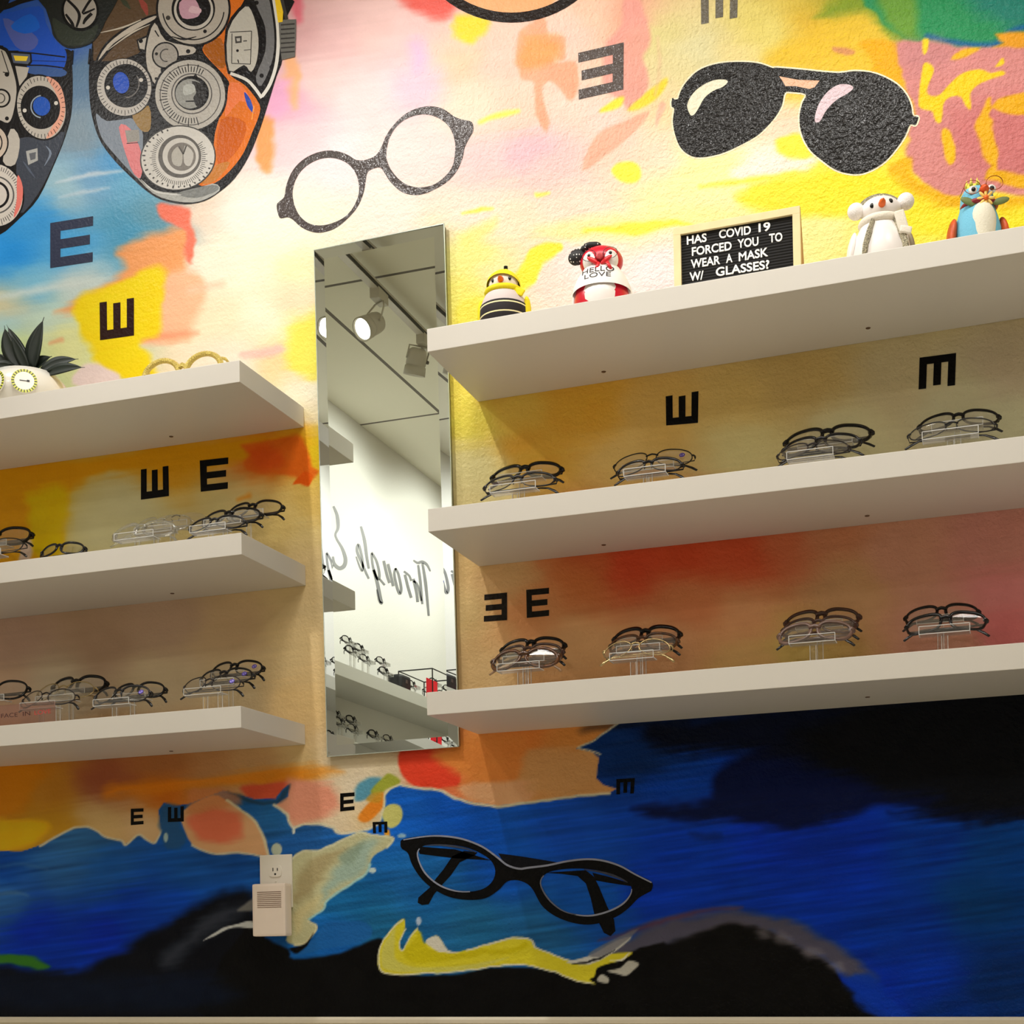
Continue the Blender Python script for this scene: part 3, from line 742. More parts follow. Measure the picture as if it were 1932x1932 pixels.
# the painted lens machine
S1 = Z(0, 0, 3.45)
bm, lay = flat_bm()
DEP = [.0004]
def art(s, col, holes=(), sm=3):
    DEP[0] += .00001
    p = S1(s) if isinstance(s, str) else s
    fill(bm, lay, catmull(p, True, sm) if sm else p, holes, -DEP[0], col)
def line(s, wid, col, sm=4):
    DEP[0] += .00001
    p = S1(s) if isinstance(s, str) else s
    if isinstance(wid, (list, tuple)): wid = [w_ / 3.45 for w_ in wid]
    else: wid = wid / 3.45
    if sm: p = catmull(p, False, sm)
    if sm == 0 and not isinstance(wid, (list, tuple)):
        for a_, b_ in zip(p, p[1:]): fill(bm, lay, ribbon([a_, b_], wid), [], -DEP[0], col)
    else: fill(bm, lay, ribbon(p, wid), [], -DEP[0], col)
def disc(cx, cy, r, col, ry=None, rot=-.2):
    DEP[0] += .00001
    fill(bm, lay, circ(cx / 3.45, cy / 3.45, r / 3.45, (ry or r) / 3.45, 40, rot), [], -DEP[0], col)
def ring(cx, cy, r, wd, col, a0=0, a1=6.2832, ry=None):
    k = (ry or r) / r
    p = [((cx + r * math.cos(a)) / 3.45, (cy + r * k * math.sin(a)) / 3.45) for a in np.linspace(a0, a1, 40)]
    DEP[0] += .00001
    fill(bm, lay, ribbon(p, wd / 3.45), [], -DEP[0], col)
def ticks(cx, cy, r0, r1, a0, a1, n, wd, col, ry=1.0):
    DEP[0] += .00001
    for k, a in enumerate(np.linspace(a0, a1, n)):
        c, s = math.cos(a), math.sin(a) * ry
        rr = r1 if k % 3 else r1 + (r1 - r0) * .5
        fill(bm, lay, ribbon([((cx + r0 * c) / 3.45, (cy + r0 * s) / 3.45), ((cx + rr * c) / 3.45, (cy + rr * s) / 3.45)], wd / 3.45), [], -DEP[0], col)
DK, MT, LT, RM = (27, 25, 26), (160, 154, 147), (206, 200, 192), (184, 177, 168)
# left half
art('-260,-60 60,-60 30,60 -40,130 20,250 60,330 440,320 470,420 470,700 430,880 350,1080 250,1290 130,1420 -20,1540 -260,1600', DK)
art('-260,90 20,90 255,40 300,150 360,260 428,330 428,410 380,470 200,480 180,440 120,330 50,300 -260,260', (36, 84, 196))
art('20,120 160,180 250,260 200,330 100,300', (84, 98, 176))
art('70,170 200,90 260,180 160,220', (30, 100, 215))
line('-200,60 20,48 130,10 250,-20', [40, 34, 30], DK)
line('60,335 200,345 425,372', 9, DK); line('190,425 300,428 430,445', 9, DK); line('200,395 430,402', 5, (30, 50, 110))
art('205,430 420,455 400,500 200,480', (62, 92, 150))
art('62,335 205,345 210,405 190,430 80,420', DK, (), 0); art('72,345 195,354 198,400 182,418 88,410', (92, 100, 120), (), 0); art('88,362 184,368 172,398 100,396', (238, 205, 60), (), 0)
art('130,900 300,905 424,860 345,1075 240,1275 120,1385 108,1050', (62, 67, 78)); line('300,950 330,1000 290,1080', [3, 16, 3], (120, 132, 150)); line('150,1050 230,1160', [3, 14, 3], (84, 92, 108))
art('100,430 190,440 175,500 128,560', RM, (), 0)
art('-200,230 10,300 62,340 110,500 124,600 100,760 62,825 -20,800 -200,760', DK); art('-200,250 0,318 48,360 96,500 108,600 86,740 52,800 -20,775 -200,740', RM)
line('10,330 60,480 20,470', 6, DK, 0)
disc(8, 640, 62, DK); disc(8, 640, 50, RM); ring(2, 640, 30, 7, (70, 66, 62), -1.6, 1.6); disc(46, 485, 15, DK); disc(46, 772, 13, DK)
disc(270, 700, 166, DK, 218); disc(270, 700, 156, RM, 207); art(S1('300,500 380,540 420,640 420,760 370,860 300,900 370,760 370,620'), (222, 160, 138)); ticks(270, 700, 134, 152, 0, 6.1, 40, 4, DK, 1.3)
disc(264, 700, 128, DK, 142); disc(272, 692, 56, (38, 84, 178), 62); ring(275, 695, 72, 8, (150, 160, 172), 1.7, 4.6); disc(366, 672, 13, LT); disc(162, 720, 13, LT)
art('170,985 245,965 248,1045 185,1075', (168, 168, 166), (), 0); art('190,1000 235,990 232,1035 200,1045', (96, 98, 104), (), 0)
art('70,840 130,910 100,1070 20,1050', RM); disc(-70, 930, 128, DK); disc(-70, 930, 118, (196, 180, 165)); ring(-70, 930, 84, 8, DK)
disc(-30, 1270, 188, DK, 215); disc(-30, 1270, 178, (204, 196, 188), 204); ticks(-30, 1270, 140, 164, -1.4, 1.5, 30, 4, DK, 1.14); art(S1('120,1140 150,1220 140,1330 90,1420 110,1300 110,1200'), (222, 120, 110)); ring(-30, 1270, 120, 10, (90, 88, 86)); ring(-30, 1270, 84, 16, DK)
# right half: case
art('600,290 580,450 585,650 610,800 660,930 750,1050 860,1160 950,1240 1050,1300 1200,1330 1330,1310 1430,1250 1530,1160 1620,1020 1690,850 1745,680 1800,500 1840,380 1822,200 1830,-60 600,-60', DK)
art('640,20 1000,-40 1010,140 900,350 640,400 610,330', (92, 72, 52)); line('900,-20 940,40 960,100', [8, 44, 10], (150, 70, 60)); line('780,-20 850,60', [10, 34, 8], (62, 66, 50))
art('626,740 700,790 912,792 925,1100 905,1165 850,1118 740,998 660,890', (128, 138, 152)); art('775,830 850,840 925,1010 915,1160 850,1090', (222, 128, 132)); art('815,850 905,845 910,920 830,930', (150, 146, 140), (), 0); line('825,935 900,930', 5, DK, 0)
art('860,740 970,690 980,840 920,850', (150, 120, 70))
art('1500,-40 1610,-40 1482,200 1486,430 1510,500 1600,560 1690,680 1684,760 1644,860 1584,1000 1500,1110 1400,1192 1290,1200 1380,1050 1400,870 1452,700 1496,560 1450,480 1330,350 1335,290 1430,200', (216, 112, 34))
art('1330,300 1440,250 1470,420 1420,440 1340,350', (166, 92, 22)); art('1500,540 1580,560 1640,680 1560,660 1470,760 1480,640', (232, 122, 70)); art('1440,780 1600,800 1560,960 1420,1080', (196, 92, 20)); art('1400,1080 1500,1060 1400,1180 1310,1190', (190, 120, 50))
art('1590,600 1632,650 1654,740 1612,690', (48, 76, 172)); line('1655,690 1640,780', [8, 8], (240, 150, 70), 0)
art('880,1140 1000,1235 1200,1255 1385,1195 1430,1242 1300,1312 1150,1312 1000,1262', (166, 166, 162)); art('1150,1260 1380,1205 1420,1238 1280,1290', (120, 122, 120)); line('920,1170 1020,1250 1180,1270', [3, 10, 4], (205, 205, 202))
art('620,410 690,280 850,160 1015,92 1015,145 900,205 750,300 660,400', DK); art('640,398 700,292 850,175 1005,106 1002,130 890,190 740,285', (190, 180, 168)); line('652,215 800,180 920,130', [4, 12, 6], (196, 186, 172)); line('700,330 860,215 980,160', [3, 12, 3], (196, 186, 172))
art('1000,130 940,300 945,450 1000,570 1070,525 1070,435 1150,385 1270,368 1280,300 1090,250', DK); art('1008,150 955,310 962,450 1008,545 1052,515 1052,425 1140,370 1256,352 1262,308 1080,265', RM)
art('890,260 970,225 950,340 905,330', DK, (), 0); art('900,268 955,245 942,325 912,318', RM, (), 0); disc(918, 268, 14, DK); disc(1226, 336, 14, DK); disc(1018, 514, 10, DK); line('1010,200 1035,240', 8, DK, 0)
disc(1078, 362, 88, DK); disc(1078, 362, 78, (158, 152, 145)); ring(1085, 362, 40, 8, (70, 66, 64), 1.4, 5.0); disc(1020, 352, 10, DK)
disc(810, 570, 190, DK); disc(810, 570, 176, (186, 180, 174), 186); ticks(810, 570, 150, 172, .3, 6.2, 44, 4, DK); disc(822, 560, 142, DK); disc(790, 540, 52, (44, 84, 190), 70); ring(815, 545, 92, 8, (110, 106, 104), -.6, 1.5); disc(920, 522, 13, LT); disc(705, 572, 13, LT)
# top dial
disc(1260, 60, 244, DK); disc(1260, 60, 230, (174, 166, 156)); ring(1260, 60, 200, 8, DK, .1, 3.0); disc(1260, 60, 142, DK); disc(1262, 66, 128, (190, 184, 176)); disc(1262, 60, 112, DK); art('1170,20 1250,-20 1300,50 1290,110 1190,120', (196, 152, 170)); art('1250,40 1310,60 1300,90 1230,80', (214, 178, 190)); disc(1096, 118, 15, (60, 56, 52)); line('1120,240 1200,258 1280,240', [4, 14, 4], DK); disc(1336, 206, 12, DK)
# middle dial
disc(1240, 620, 242, DK); disc(1240, 620, 228, (182, 177, 170)); ring(1240, 620, 196, 6, (80, 76, 74)); ticks(1240, 620, 150, 186, 1.3, 5.2, 36, 6, DK); ring(1250, 612, 130, 8, (90, 86, 84)); disc(1250, 608, 112, DK); disc(1240, 612, 96, (150, 150, 146)); art('1250,530 1330,560 1340,640 1290,700 1260,640 1280,600', (48, 46, 46)); line('1210,662 1265,660', 8, DK, 0); art('1255,508 1275,478 1292,510', DK, (), 0); art('1200,560 1260,550 1270,600 1200,620', (180, 182, 178))
# bottom dial
disc(1160, 1030, 248, (60, 58, 56), 212); disc(1160, 1030, 240, (204, 200, 194), 204); ticks(1165, 1030, 150, 176, -.6, 4.0, 60, 4, (50, 48, 46)); ticks(1160, 1030, 212, 226, .2, 4.4, 26, 10, (70, 66, 64), .86); disc(1172, 1020, 140, (92, 88, 84)); disc(1178, 1018, 118, (200, 196, 190)); disc(1185, 1022, 92, (120, 114, 108)); art('1120,1000 1165,955 1190,1010 1180,1080 1130,1070', (176, 172, 164)); art('1205,950 1262,1000 1240,1080 1200,1060', (186, 182, 176)); line('1165,955 1195,1005 1215,950', 9, (70, 66, 62), 0)
disc(1240, 830, 0.1, DK)
# right panel and arc
art('1470,190 1600,20 1668,95 1700,250 1690,400 1645,492 1590,440 1485,482', DK); art('1486,205 1598,45 1652,105 1684,250 1674,395 1636,470 1590,425 1494,462', (188, 184, 175)); line('1500,212 1640,205 1632,420 1510,415 1512,220', 5, DK, 0); art('1530,240 1575,236 1575,280 1535,285', (70, 68, 66), (), 0); art('1540,252 1565,250 1565,270 1545,272', (180, 176, 170), (), 0); line('1585,270 1610,268', 6, DK, 0); disc(1548, 332, 9, DK); line('1550,390 1556,412', 7, DK, 0); line('1590,330 1635,325', 4, DK, 0)
art('1610,-40 1760,-40 1812,200 1800,400 1708,610 1640,505 1702,340 1702,180 1650,60', DK); art('1650,-40 1740,-40 1786,200 1776,390 1704,560 1668,500 1728,340 1728,180 1680,60', (112, 112, 114))
for x, y in ((1672, 20), (1705, 495), (1770, 440)): disc(x, y, 14, DK)
line('1778,-40 1812,200 1804,400 1762,545 1708,630', 22, (216, 213, 206)); line('1706,640 1660,575 1604,520 1502,480', 20, (216, 213, 206))
art('1816,150 1850,130 1930,128 1928,250 1922,372 1836,392 1824,300', (104, 102, 98), (), 0)
for k in range(7): line('1830,%d 1920,%d' % (165 + k * 30, 158 + k * 30), 10, (58, 56, 54), 0)
art('1786,-40 1822,-40 1846,70 1842,145 1812,150', (236, 196, 40), (), 0); line('1826,-40 1852,60 1868,130', 22, (60, 58, 56))
# top hinge knob
art('250,-60 300,60 335,170 355,245 440,315 560,300 632,250 690,140 750,-60', (38, 41, 40)); art('345,120 420,160 560,200 640,160 620,240 560,290 445,300 370,240', (54, 60, 52))
disc(525, 75, 122, (16, 16, 17), 132); disc(525, 70, 106, (170, 164, 157), 116); line('440,0 500,60 520,110 500,180', [16, 18, 20, 14], DK); line('600,-10 560,50 545,90 620,60', [18, 16, 18, 10], DK); line('430,95 470,150 480,180', [14, 20, 20], DK); line('600,90 560,130 545,160', [22, 22, 12], DK)
line('470,420 476,330', 12, DK, 0); line('590,320 580,420', 12, DK, 0)
painted('painted_phoropter', bm, 'large grey and orange eye-testing lens machine painted on the mural')
# ------------------------------------------------------------------ the room
M_white = mat('white_wall', (232, 230, 224), .7, bump=.15, bscale=120)
M_plain = mat('plain_wall', (214, 206, 190), .7)
M_floor = mat('floor_vinyl', (210, 202, 182), .5, noise=.08, bscale=6)
M_dark = mat('black_plastic', (18, 17, 17), .35)
M_shelf = mat('white_laminate', (218, 213, 204), .38)
M_under = M_shelf
M_screw = mat('cam_screw', (88, 62, 40), .5)

def slab(name, c, s, m, label=None):
    bm = bmesh.new(); box(bm, c, s); return struct(obj(name, bm, m), label)
H = 3.05 + CZ
slab('floor', (-.5, -4.0, -.05), (6.4, 8.3, .1), M_floor)
slab('wall_left', (-3.64, -4.0, H / 2), (.12, 8.3, H), M_white)
slab('wall_right', (2.66, -4.0, H / 2), (.12, 8.3, H), M_plain)
slab('wall_front', (-.5, -8.1, H / 2), (6.4, .12, H), M_plain)
def ceiling_mat():
    m = mat('ceiling_tile', (238, 234, 216), .85)
    nt = m.node_tree; b = nt.nodes['Principled BSDF']
    tc = nt.nodes.new('ShaderNodeTexCoord'); sx = nt.nodes.new('ShaderNodeSeparateXYZ'); nt.links.new(tc.outputs['Object'], sx.inputs[0])
    outs = []
    for ax, off in (('X', 3.085), ('Y', 2.86)):
        a = nt.nodes.new('ShaderNodeMath'); a.operation = 'ADD'; a.inputs[1].default_value = off + 16.9; nt.links.new(sx.outputs[ax], a.inputs[0])
        d = nt.nodes.new('ShaderNodeMath'); d.operation = 'DIVIDE'; d.inputs[1].default_value = 1.69; nt.links.new(a.outputs[0], d.inputs[0])
        f = nt.nodes.new('ShaderNodeMath'); f.operation = 'FRACT'; nt.links.new(d.outputs[0], f.inputs[0])
        c = nt.nodes.new('ShaderNodeMath'); c.operation = 'LESS_THAN'; c.inputs[1].default_value = .012; nt.links.new(f.outputs[0], c.inputs[0])
        outs.append(c)
    mx = nt.nodes.new('ShaderNodeMath'); mx.operation = 'MAXIMUM'
    nt.links.new(outs[0].outputs[0], mx.inputs[0]); nt.links.new(outs[1].outputs[0], mx.inputs[1])
    mix = nt.nodes.new('ShaderNodeMix'); mix.data_type = 'RGBA'
    mix.inputs['A'].default_value = lin((238, 234, 216)) + (1,); mix.inputs['B'].default_value = lin((110, 104, 96)) + (1,)
    nt.links.new(mx.outputs[0], mix.inputs['Factor']); nt.links.new(mix.outputs['Result'], b.inputs['Base Color'])
    return m
slab('ceiling', (-.5, -4.0, H + .05), (6.4, 8.3, .1), ceiling_mat())
# chair rail under the mural
zb = CZ - .1711
bm = bmesh.new()
pr = [(0, 0), (-.012, 0), (-.018, -.006), (-.018, -.014), (-.012, -.018), (-.012, -.055), (-.02, -.062), (-.02, -.08), (0, -.08)]
A = [bm.verts.new((-3.57, y, zb + z)) for y, z in pr]; B = [bm.verts.new((2.59, y, zb + z)) for y, z in pr]
n = len(pr)
for i in range(n): bm.faces.new((A[i], A[(i + 1) % n], B[(i + 1) % n], B[i]))
bm.faces.new(A); bm.faces.new(B[::-1])
struct(obj('trim_1', bm, mat('rail_paint', (218, 208, 186), .4)), 'cream chair rail along the foot of the mural')

# ------------------------------------------------------------------ shelves on the mural wall
SH_D, SH_T = .316, .05
SHELF = {}
def shelf(key, xe, z, tilt, side, L, label, screws):
    t = thing('floating_shelf', label, 'shelf', (xe, 0, CZ + z), (0, -math.atan(tilt), 0), 'white floating shelves on the mural wall')
    bm = bmesh.new(); box(bm, (side * L / 2, -SH_D / 2 - .0008, SH_T / 2), (L, SH_D, SH_T), bev=.0012)
    obj('board', bm, M_shelf, t)
    for px, py in screws:
        d = RT * (px - CX) / F_PX - UP * (py - CY) / F_PX + FW
        k = (CZ + z - CZ) / d[2]
        bm = bmesh.new(); lathe(bm, [(.0045, -.0012), (.0055, 0), (.0055, .002)], (EYE[0] + d[0] * k - xe, EYE[1] + d[1] * k, 0), 14)
        obj('screw', bm, M_screw, t)
    SHELF[key] = (xe, CZ + z + SH_T, tilt)
def top_z(key, x):
    xe, z, t = SHELF[key]; return z + t * (x - xe)
shelf('L1', -1.6545, 1.2930, -.0056, -1, 1.25, 'white shelf carrying the potted plant and gold glasses', [(323, 825)])
shelf('L2', -1.6558, .8979, .0020, -1, 1.25, 'white shelf directly below the potted plant shelf', [(325, 1119)])
shelf('L3', -1.6636, .5029, .0036, -1, 1.25, 'lowest white shelf on the plant side, with a small sign', [(323, 1416)])
shelf('R1', -1.1920, 1.2925, .0063, 1, 1.9, 'white shelf carrying the penguin figurines and letter board', [(1139, 703), (1638, 624)])
shelf('R2', -1.1968, .8992, 0.0, 1, 1.9, 'white shelf directly below the penguin figurines', [(1139, 1028), (1636, 973)])
shelf('R3', -1.2067, .5000, .0049, 1, 1.9, 'lowest white shelf on the penguin side, above the painted sea', [(1637, 1319)])

# ------------------------------------------------------------------ wall mirror
mw, mh = .3455, 1.2547
t = thing('wall_mirror', 'tall frameless mirror with an angled glass border between the shelves', 'mirror', (-1.4312, 0, CZ + 1.0970), (0, math.radians(-.69), 0))
bm = bmesh.new()
bv = .0262; tilt = math.tan(math.radians(1.5))
yi, ye = -.0150, -.0150 - bv * tilt
hw, hh = mw / 2, mh / 2
o4 = [bm.verts.new((x, ye, z)) for x, z in ((-hw, -hh), (hw, -hh), (hw, hh), (-hw, hh))]
i4 = [bm.verts.new((x, yi, z)) for x, z in ((-hw + bv, -hh + bv), (hw - bv, -hh + bv), (hw - bv, hh - bv), (-hw + bv, hh - bv))]
bm.faces.new(i4)
obj('mirror_glass', bm, mat('silvered_glass', (226, 234, 226), .0, 1.0), t)
bm = bmesh.new()
o4 = [bm.verts.new((x, ye, z)) for x, z in ((-hw, -hh), (hw, -hh), (hw, hh), (-hw, hh))]
i4 = [bm.verts.new((x, yi, z)) for x, z in ((-hw + bv, -hh + bv), (hw - bv, -hh + bv), (hw - bv, hh - bv), (-hw + bv, hh - bv))]
for k in range(4): bm.faces.new((o4[k], o4[(k + 1) % 4], i4[(k + 1) % 4], i4[k]))
obj('bevel', bm, mat('silvered_bevel', (220, 228, 226), .0, 1.0), t)
bm = bmesh.new()
EW = .0016
for (x0, z0, x1, z1) in ((-hw, -hh, hw, -hh), (hw, -hh, hw, hh), (hw, hh, -hw, hh), (-hw, hh, -hw, -hh)):
    dx, dz = x1 - x0, z1 - z0; l = math.hypot(dx, dz)
    box(bm, ((x0 + x1) / 2, ye + .002, (z0 + z1) / 2), (abs(dx) + EW if abs(dx) > abs(dz) else EW, .005, abs(dz) + EW if abs(dz) > abs(dx) else EW))
obj('glass_edge', bm, mat('ground_glass_edge', (214, 226, 216), .2, .6), t)
bm = bmesh.new(); box(bm, (0, -.0062, 0), (mw - .004, .0115, mh - .004))
obj('backing', bm, mat('mirror_backing', (60, 56, 50), .8), t)

# ------------------------------------------------------------------ wall plug
M_plate = mat('outlet_plastic', (232, 226, 214), .35)
c0, c1 = P(492, 1614), P(552, 1614); zb_ = P(552, 1712).z
pw, ph = c1.x - c0.x, c0.z - zb_
t = thing('power_outlet', 'white double wall socket on the painted sea', 'outlet', ((c0.x + c1.x) / 2, 0, (c0.z + zb_) / 2))
bm = bmesh.new(); box(bm, (0, -.003, 0), (pw, .006, ph), bev=.002); obj('cover_plate', bm, M_plate, t)
for zz in (ph * .19, -ph * .19):
    bm = bmesh.new()
    prof = catmull([(-.012, .014), (.012, .014), (.017, .006), (.017, -.006), (.012, -.014), (-.012, -.014), (-.017, -.006), (-.017, .006)], True, 3)
    A = [bm.verts.new((x, -.0062, zz + z)) for x, z in prof]; B = [bm.verts.new((x * .96, -.0085, zz + z * .96)) for x, z in prof]
    for k in range(len(A)): bm.faces.new((A[k], A[(k + 1) % len(A)], B[(k + 1) % len(A)], B[k]))
    bm.faces.new(B)
    rc = obj('receptacle', bm, M_plate, t)
    bm = bmesh.new()
    for x in (-.0062, .0062): box(bm, (x, -.0086, zz + .004), (.0022, .001, .0085 if x < 0 else .007))
    lathe(bm, [(.0026, 0), (.0026, .001)], (0, -.0082, zz - .0075), 12, rot=Matrix.Rotation(HALF, 3, 'X'))
    obj('slot', bm, M_dark, rc)
bm = bmesh.new(); lathe(bm, [(.0026, 0), (.002, .0012)], (0, -.006, 0), 12, rot=Matrix.Rotation(HALF, 3, 'X')); obj('screw', bm, M_plate, t)
# plugged-in chime: front face is set forward of the wall
yd = -.046
d0, d1 = P(475, 1668, yd), P(539, 1766, yd)
dw, dh = d1.x - d0.x, d0.z - d1.z
t = thing('plug_in_chime', 'white plastic slotted chime plugged into the wall socket', 'doorbell chime', ((d0.x + d1.x) / 2, 0, (d0.z + d1.z) / 2))
M_chime = mat('chime_plastic', (236, 220, 206), .4)
bm = bmesh.new(); box(bm, (0, -.0285, 0), (dw, .035, dh), bev=.006); obj('casing', bm, M_chime, t)
bm = bmesh.new()
for k in range(9): box(bm, (.002, -.0462, dh * .34 - k * dh * .036), (dw * .72, .0012, .0014))
obj('speaker_grille', bm, mat('grille_slot', (120, 92, 76), .6), t)
bm = bmesh.new()
for x in (-.006, .006): box(bm, (x, -.0095, dh * .1), (.0015, .006, .006))
obj('prong', bm, mat('brass', (190, 160, 90), .3, 1), t)
# ------------------------------------------------------------------ spectacles on acrylic risers
M_lens = clear_mat('demo_lens', (1, 1, 1), .3, .02, .0)
M_acr = clear_mat('clear_acrylic', (.98, .98, .975), .6, .05, .01, .025)
M_edge = clear_mat('painted_edge_highlight', (1, 1, 1), .8, .1, .2, .6)  # milky white, paints bright highlights along the acrylic edges
M_fr = {
    'black': mat('black_acetate', (6, 4, 5), .18, spec=.35),
    'dark': mat('dark_metal', (12, 9, 9), .3, .2),
    'wire': mat('gunmetal_wire', (34, 26, 24), .3, .5),
    'tort': mat('tortoise_acetate', (88, 52, 24), .25, noise=.75, bscale=120),
    'brown': mat('brown_acetate', (72, 44, 34), .25, noise=.3, bscale=90),
    'taupe': mat('taupe_acetate', (104, 78, 66), .3, noise=.25, bscale=90),
    'gold': mat('gold_wire', (176, 154, 108), .25, .8),
    'clear': clear_mat('clear_acetate', (.93, .93, .89), .6, .08, .06, .05),
}
M_tip = mat('temple_tip', (10, 7, 7), .3)
M_tiplight = mat('tan_temple_tip', (150, 116, 82), .3)
M_stick = mat('sticker_violet', (88, 62, 190), .5)
M_stick2 = mat('sticker_white', (226, 224, 236), .5)

def outline(a, b, shape, n=44):
    out = []
    e = {'rect': 3.4, 'soft': 2.7, 'round': 2.05, 'oval': 2.2}[shape]
    for k in range(n):
        t = 2 * math.pi * k / n; c, s = math.cos(t), math.sin(t)
        x = a * math.copysign(abs(c) ** (2 / e), c); z = b * math.copysign(abs(s) ** (2 / e), s)
        if z < 0 and shape != 'oval': x *= 1 - .16 * (-z / b)
        out.append((x, z))
    return out

def wrap(x, W): return .016 * (2 * x / W) ** 2

GLASS_CACHE = {}
def build_glasses(W, asp, shape, style, fr, brow, sticker):
    """folded spectacles centred on the front; x along the front, z up, temples folded on the +y side"""
    g = {}
    br = .13 * W; lw = (W - br - .05 * W) / 2; lh = lw * asp
    a, b = lw / 2, lh / 2; cxs = (br / 2 + a) * .985
    M = M_fr[fr]
    th = {'full': .0038, 'thick': .0054, 'wire': .0019, 'semi': .0034, 'rimless': .0007}[style]
    dep = {'full': .0036, 'thick': .0044, 'wire': .0014, 'semi': .003, 'rimless': .001}[style]
    bm = bmesh.new()
    for s in (-1, 1):
        pts = outline(a, b, shape); n = len(pts)
        if style != 'rimless':
            rings = []
            for k, (x, z) in enumerate(pts):
                x2, z2 = pts[(k + 1) % n]; x1, z1 = pts[k - 1]
                nx, nz = z2 - z1, -(x2 - x1); l = math.hypot(nx, nz) + 1e-9
                up = max(0, z / b); tt = th * (1 + (brow - 1) * up ** 1.5)
                if style == 'semi' and z < -.15 * b: tt = .0006
                xo, zo = x + nx / l * tt, z + nz / l * tt
                row = []
                for (px, pz, yy) in ((x, z, 0), (xo, zo, 0), (xo, zo, dep), (x, z, dep)):
                    X = s * (cxs + px) if True else px
                    row.append(bm.verts.new((X, wrap(X, W) + yy, pz)))
                rings.append(row)
            for k in range(n):
                A, B = rings[k], rings[(k + 1) % n]
                for j in range(4): bm.faces.new((A[j], A[(j + 1) % 4], B[(j + 1) % 4], B[j]))
        # end piece to the hinge
        xe = s * (cxs + a)
        x2 = s * W / 2
        tube(bm, [(xe * .985, wrap(xe, W) + dep / 2, b * .45), ((xe + x2) / 2, wrap(x2, W) + dep / 2, b * .5), (x2, wrap(x2, W) + dep / 2 + .002, b * .46), (x2 * .998, wrap(x2, W) + .008, b * .45)], [max(th * 1.1, .0016)] * 4, 8)
    zb = b * .32
    tube(bm, [(-br / 2 * 1.15, dep / 2, zb), (-br / 4, dep / 2 - .0006, zb + .0035), (0, dep / 2 - .001, zb + .0048), (br / 4, dep / 2 - .0006, zb + .0035), (br / 2 * 1.15, dep / 2, zb)], max(th * .95, .0012), 8)
    if style in ('full', 'thick'):
        for s in (-1, 1): tube(bm, [(s * br * .46, dep / 2 + .001, zb * .7), (s * br * .6, dep / 2 + .003, -b * .35)], [.0028, .0016], 8)
    else:
        for s in (-1, 1):
            ball(bm, (s * br * .42, dep + .004, -b * .12), .0034, .45, .5, 1, 10); tube(bm, [(s * br * .55, dep / 2, b * .02), (s * br * .42, dep + .004, -b * .1)], .0006, 6)
    g['frame_front'] = (bm, M, True)
    lenses = []
    for s in (-1, 1):
        bm = bmesh.new(); pts = outline(a + .0003, b + .0003, shape)
        A = [bm.verts.new((s * (cxs + x), wrap(cxs + x, W) + dep * .35, z)) for x, z in pts]
        B = [bm.verts.new((s * (cxs + x), wrap(cxs + x, W) + dep * .35 + .0012, z)) for x, z in pts]
        bm.faces.new(A); bm.faces.new(B[::-1]); n = len(A)
        for k in range(n): bm.faces.new((A[k], A[(k + 1) % n], B[(k + 1) % n], B[k]))
        lenses.append(bm)
    temples = []
    for s, yo in ((1, .000), (-1, .0055)):
        x2 = s * W / 2; y2 = wrap(x2, W) + .008
        r = {'thick': .0038, 'full': .0031, 'semi': .0026, 'wire': .0017, 'rimless': .0012}[style]
        bm = bmesh.new()
        z0 = b * .45
        p = [(x2 * .997, y2, z0), (x2 * .97, y2 + .006 + yo, z0), (x2 * .5, y2 + .0075 + yo, z0), (0, y2 + .007 + yo, z0 - .001), (-x2 * .55, y2 + .006 + yo, z0 - .002)]
        tube(bm, p, [r, r, r, r * .9, r * .85], 8, .5)
        bt = bmesh.new()
        tube(bt, [(-x2 * .53, y2 + .006 + yo, z0 - .002), (-x2 * .74, y2 + .006 + yo, z0 - .006), (-x2 * .92, y2 + .005 + yo, z0 - .018), (-x2 * 1.05, y2 + .004 + yo, z0 - .030)], [max(r, .0018), .0027, .0034, .0028], 8, .55)
        temples.append((bm, bt))
    st = []
    if sticker:
        s = 1; cx_, cz_ = s * (cxs + a * .45), b * .3
        bm = bmesh.new(); y_ = wrap(cx_, W) + dep * .35 - .0006
        R = Matrix.Rotation(HALF, 3, 'X')
        torus(bm, (cx_, y_, cz_), .0052, .0013, rot=R, seg=24, rs=6)
        lathe(bm, [(.0024, 0), (.0024, .0006)], (cx_, y_, cz_), 14, rot=R)
        b2 = bmesh.new(); lathe(b2, [(.0046, 0), (.0046, .0003)], (cx_, y_ + .0004, cz_), 20, rot=R)
        st = [(bm, M_stick), (b2, M_stick2)]
    return g, lenses, temples, st, lh

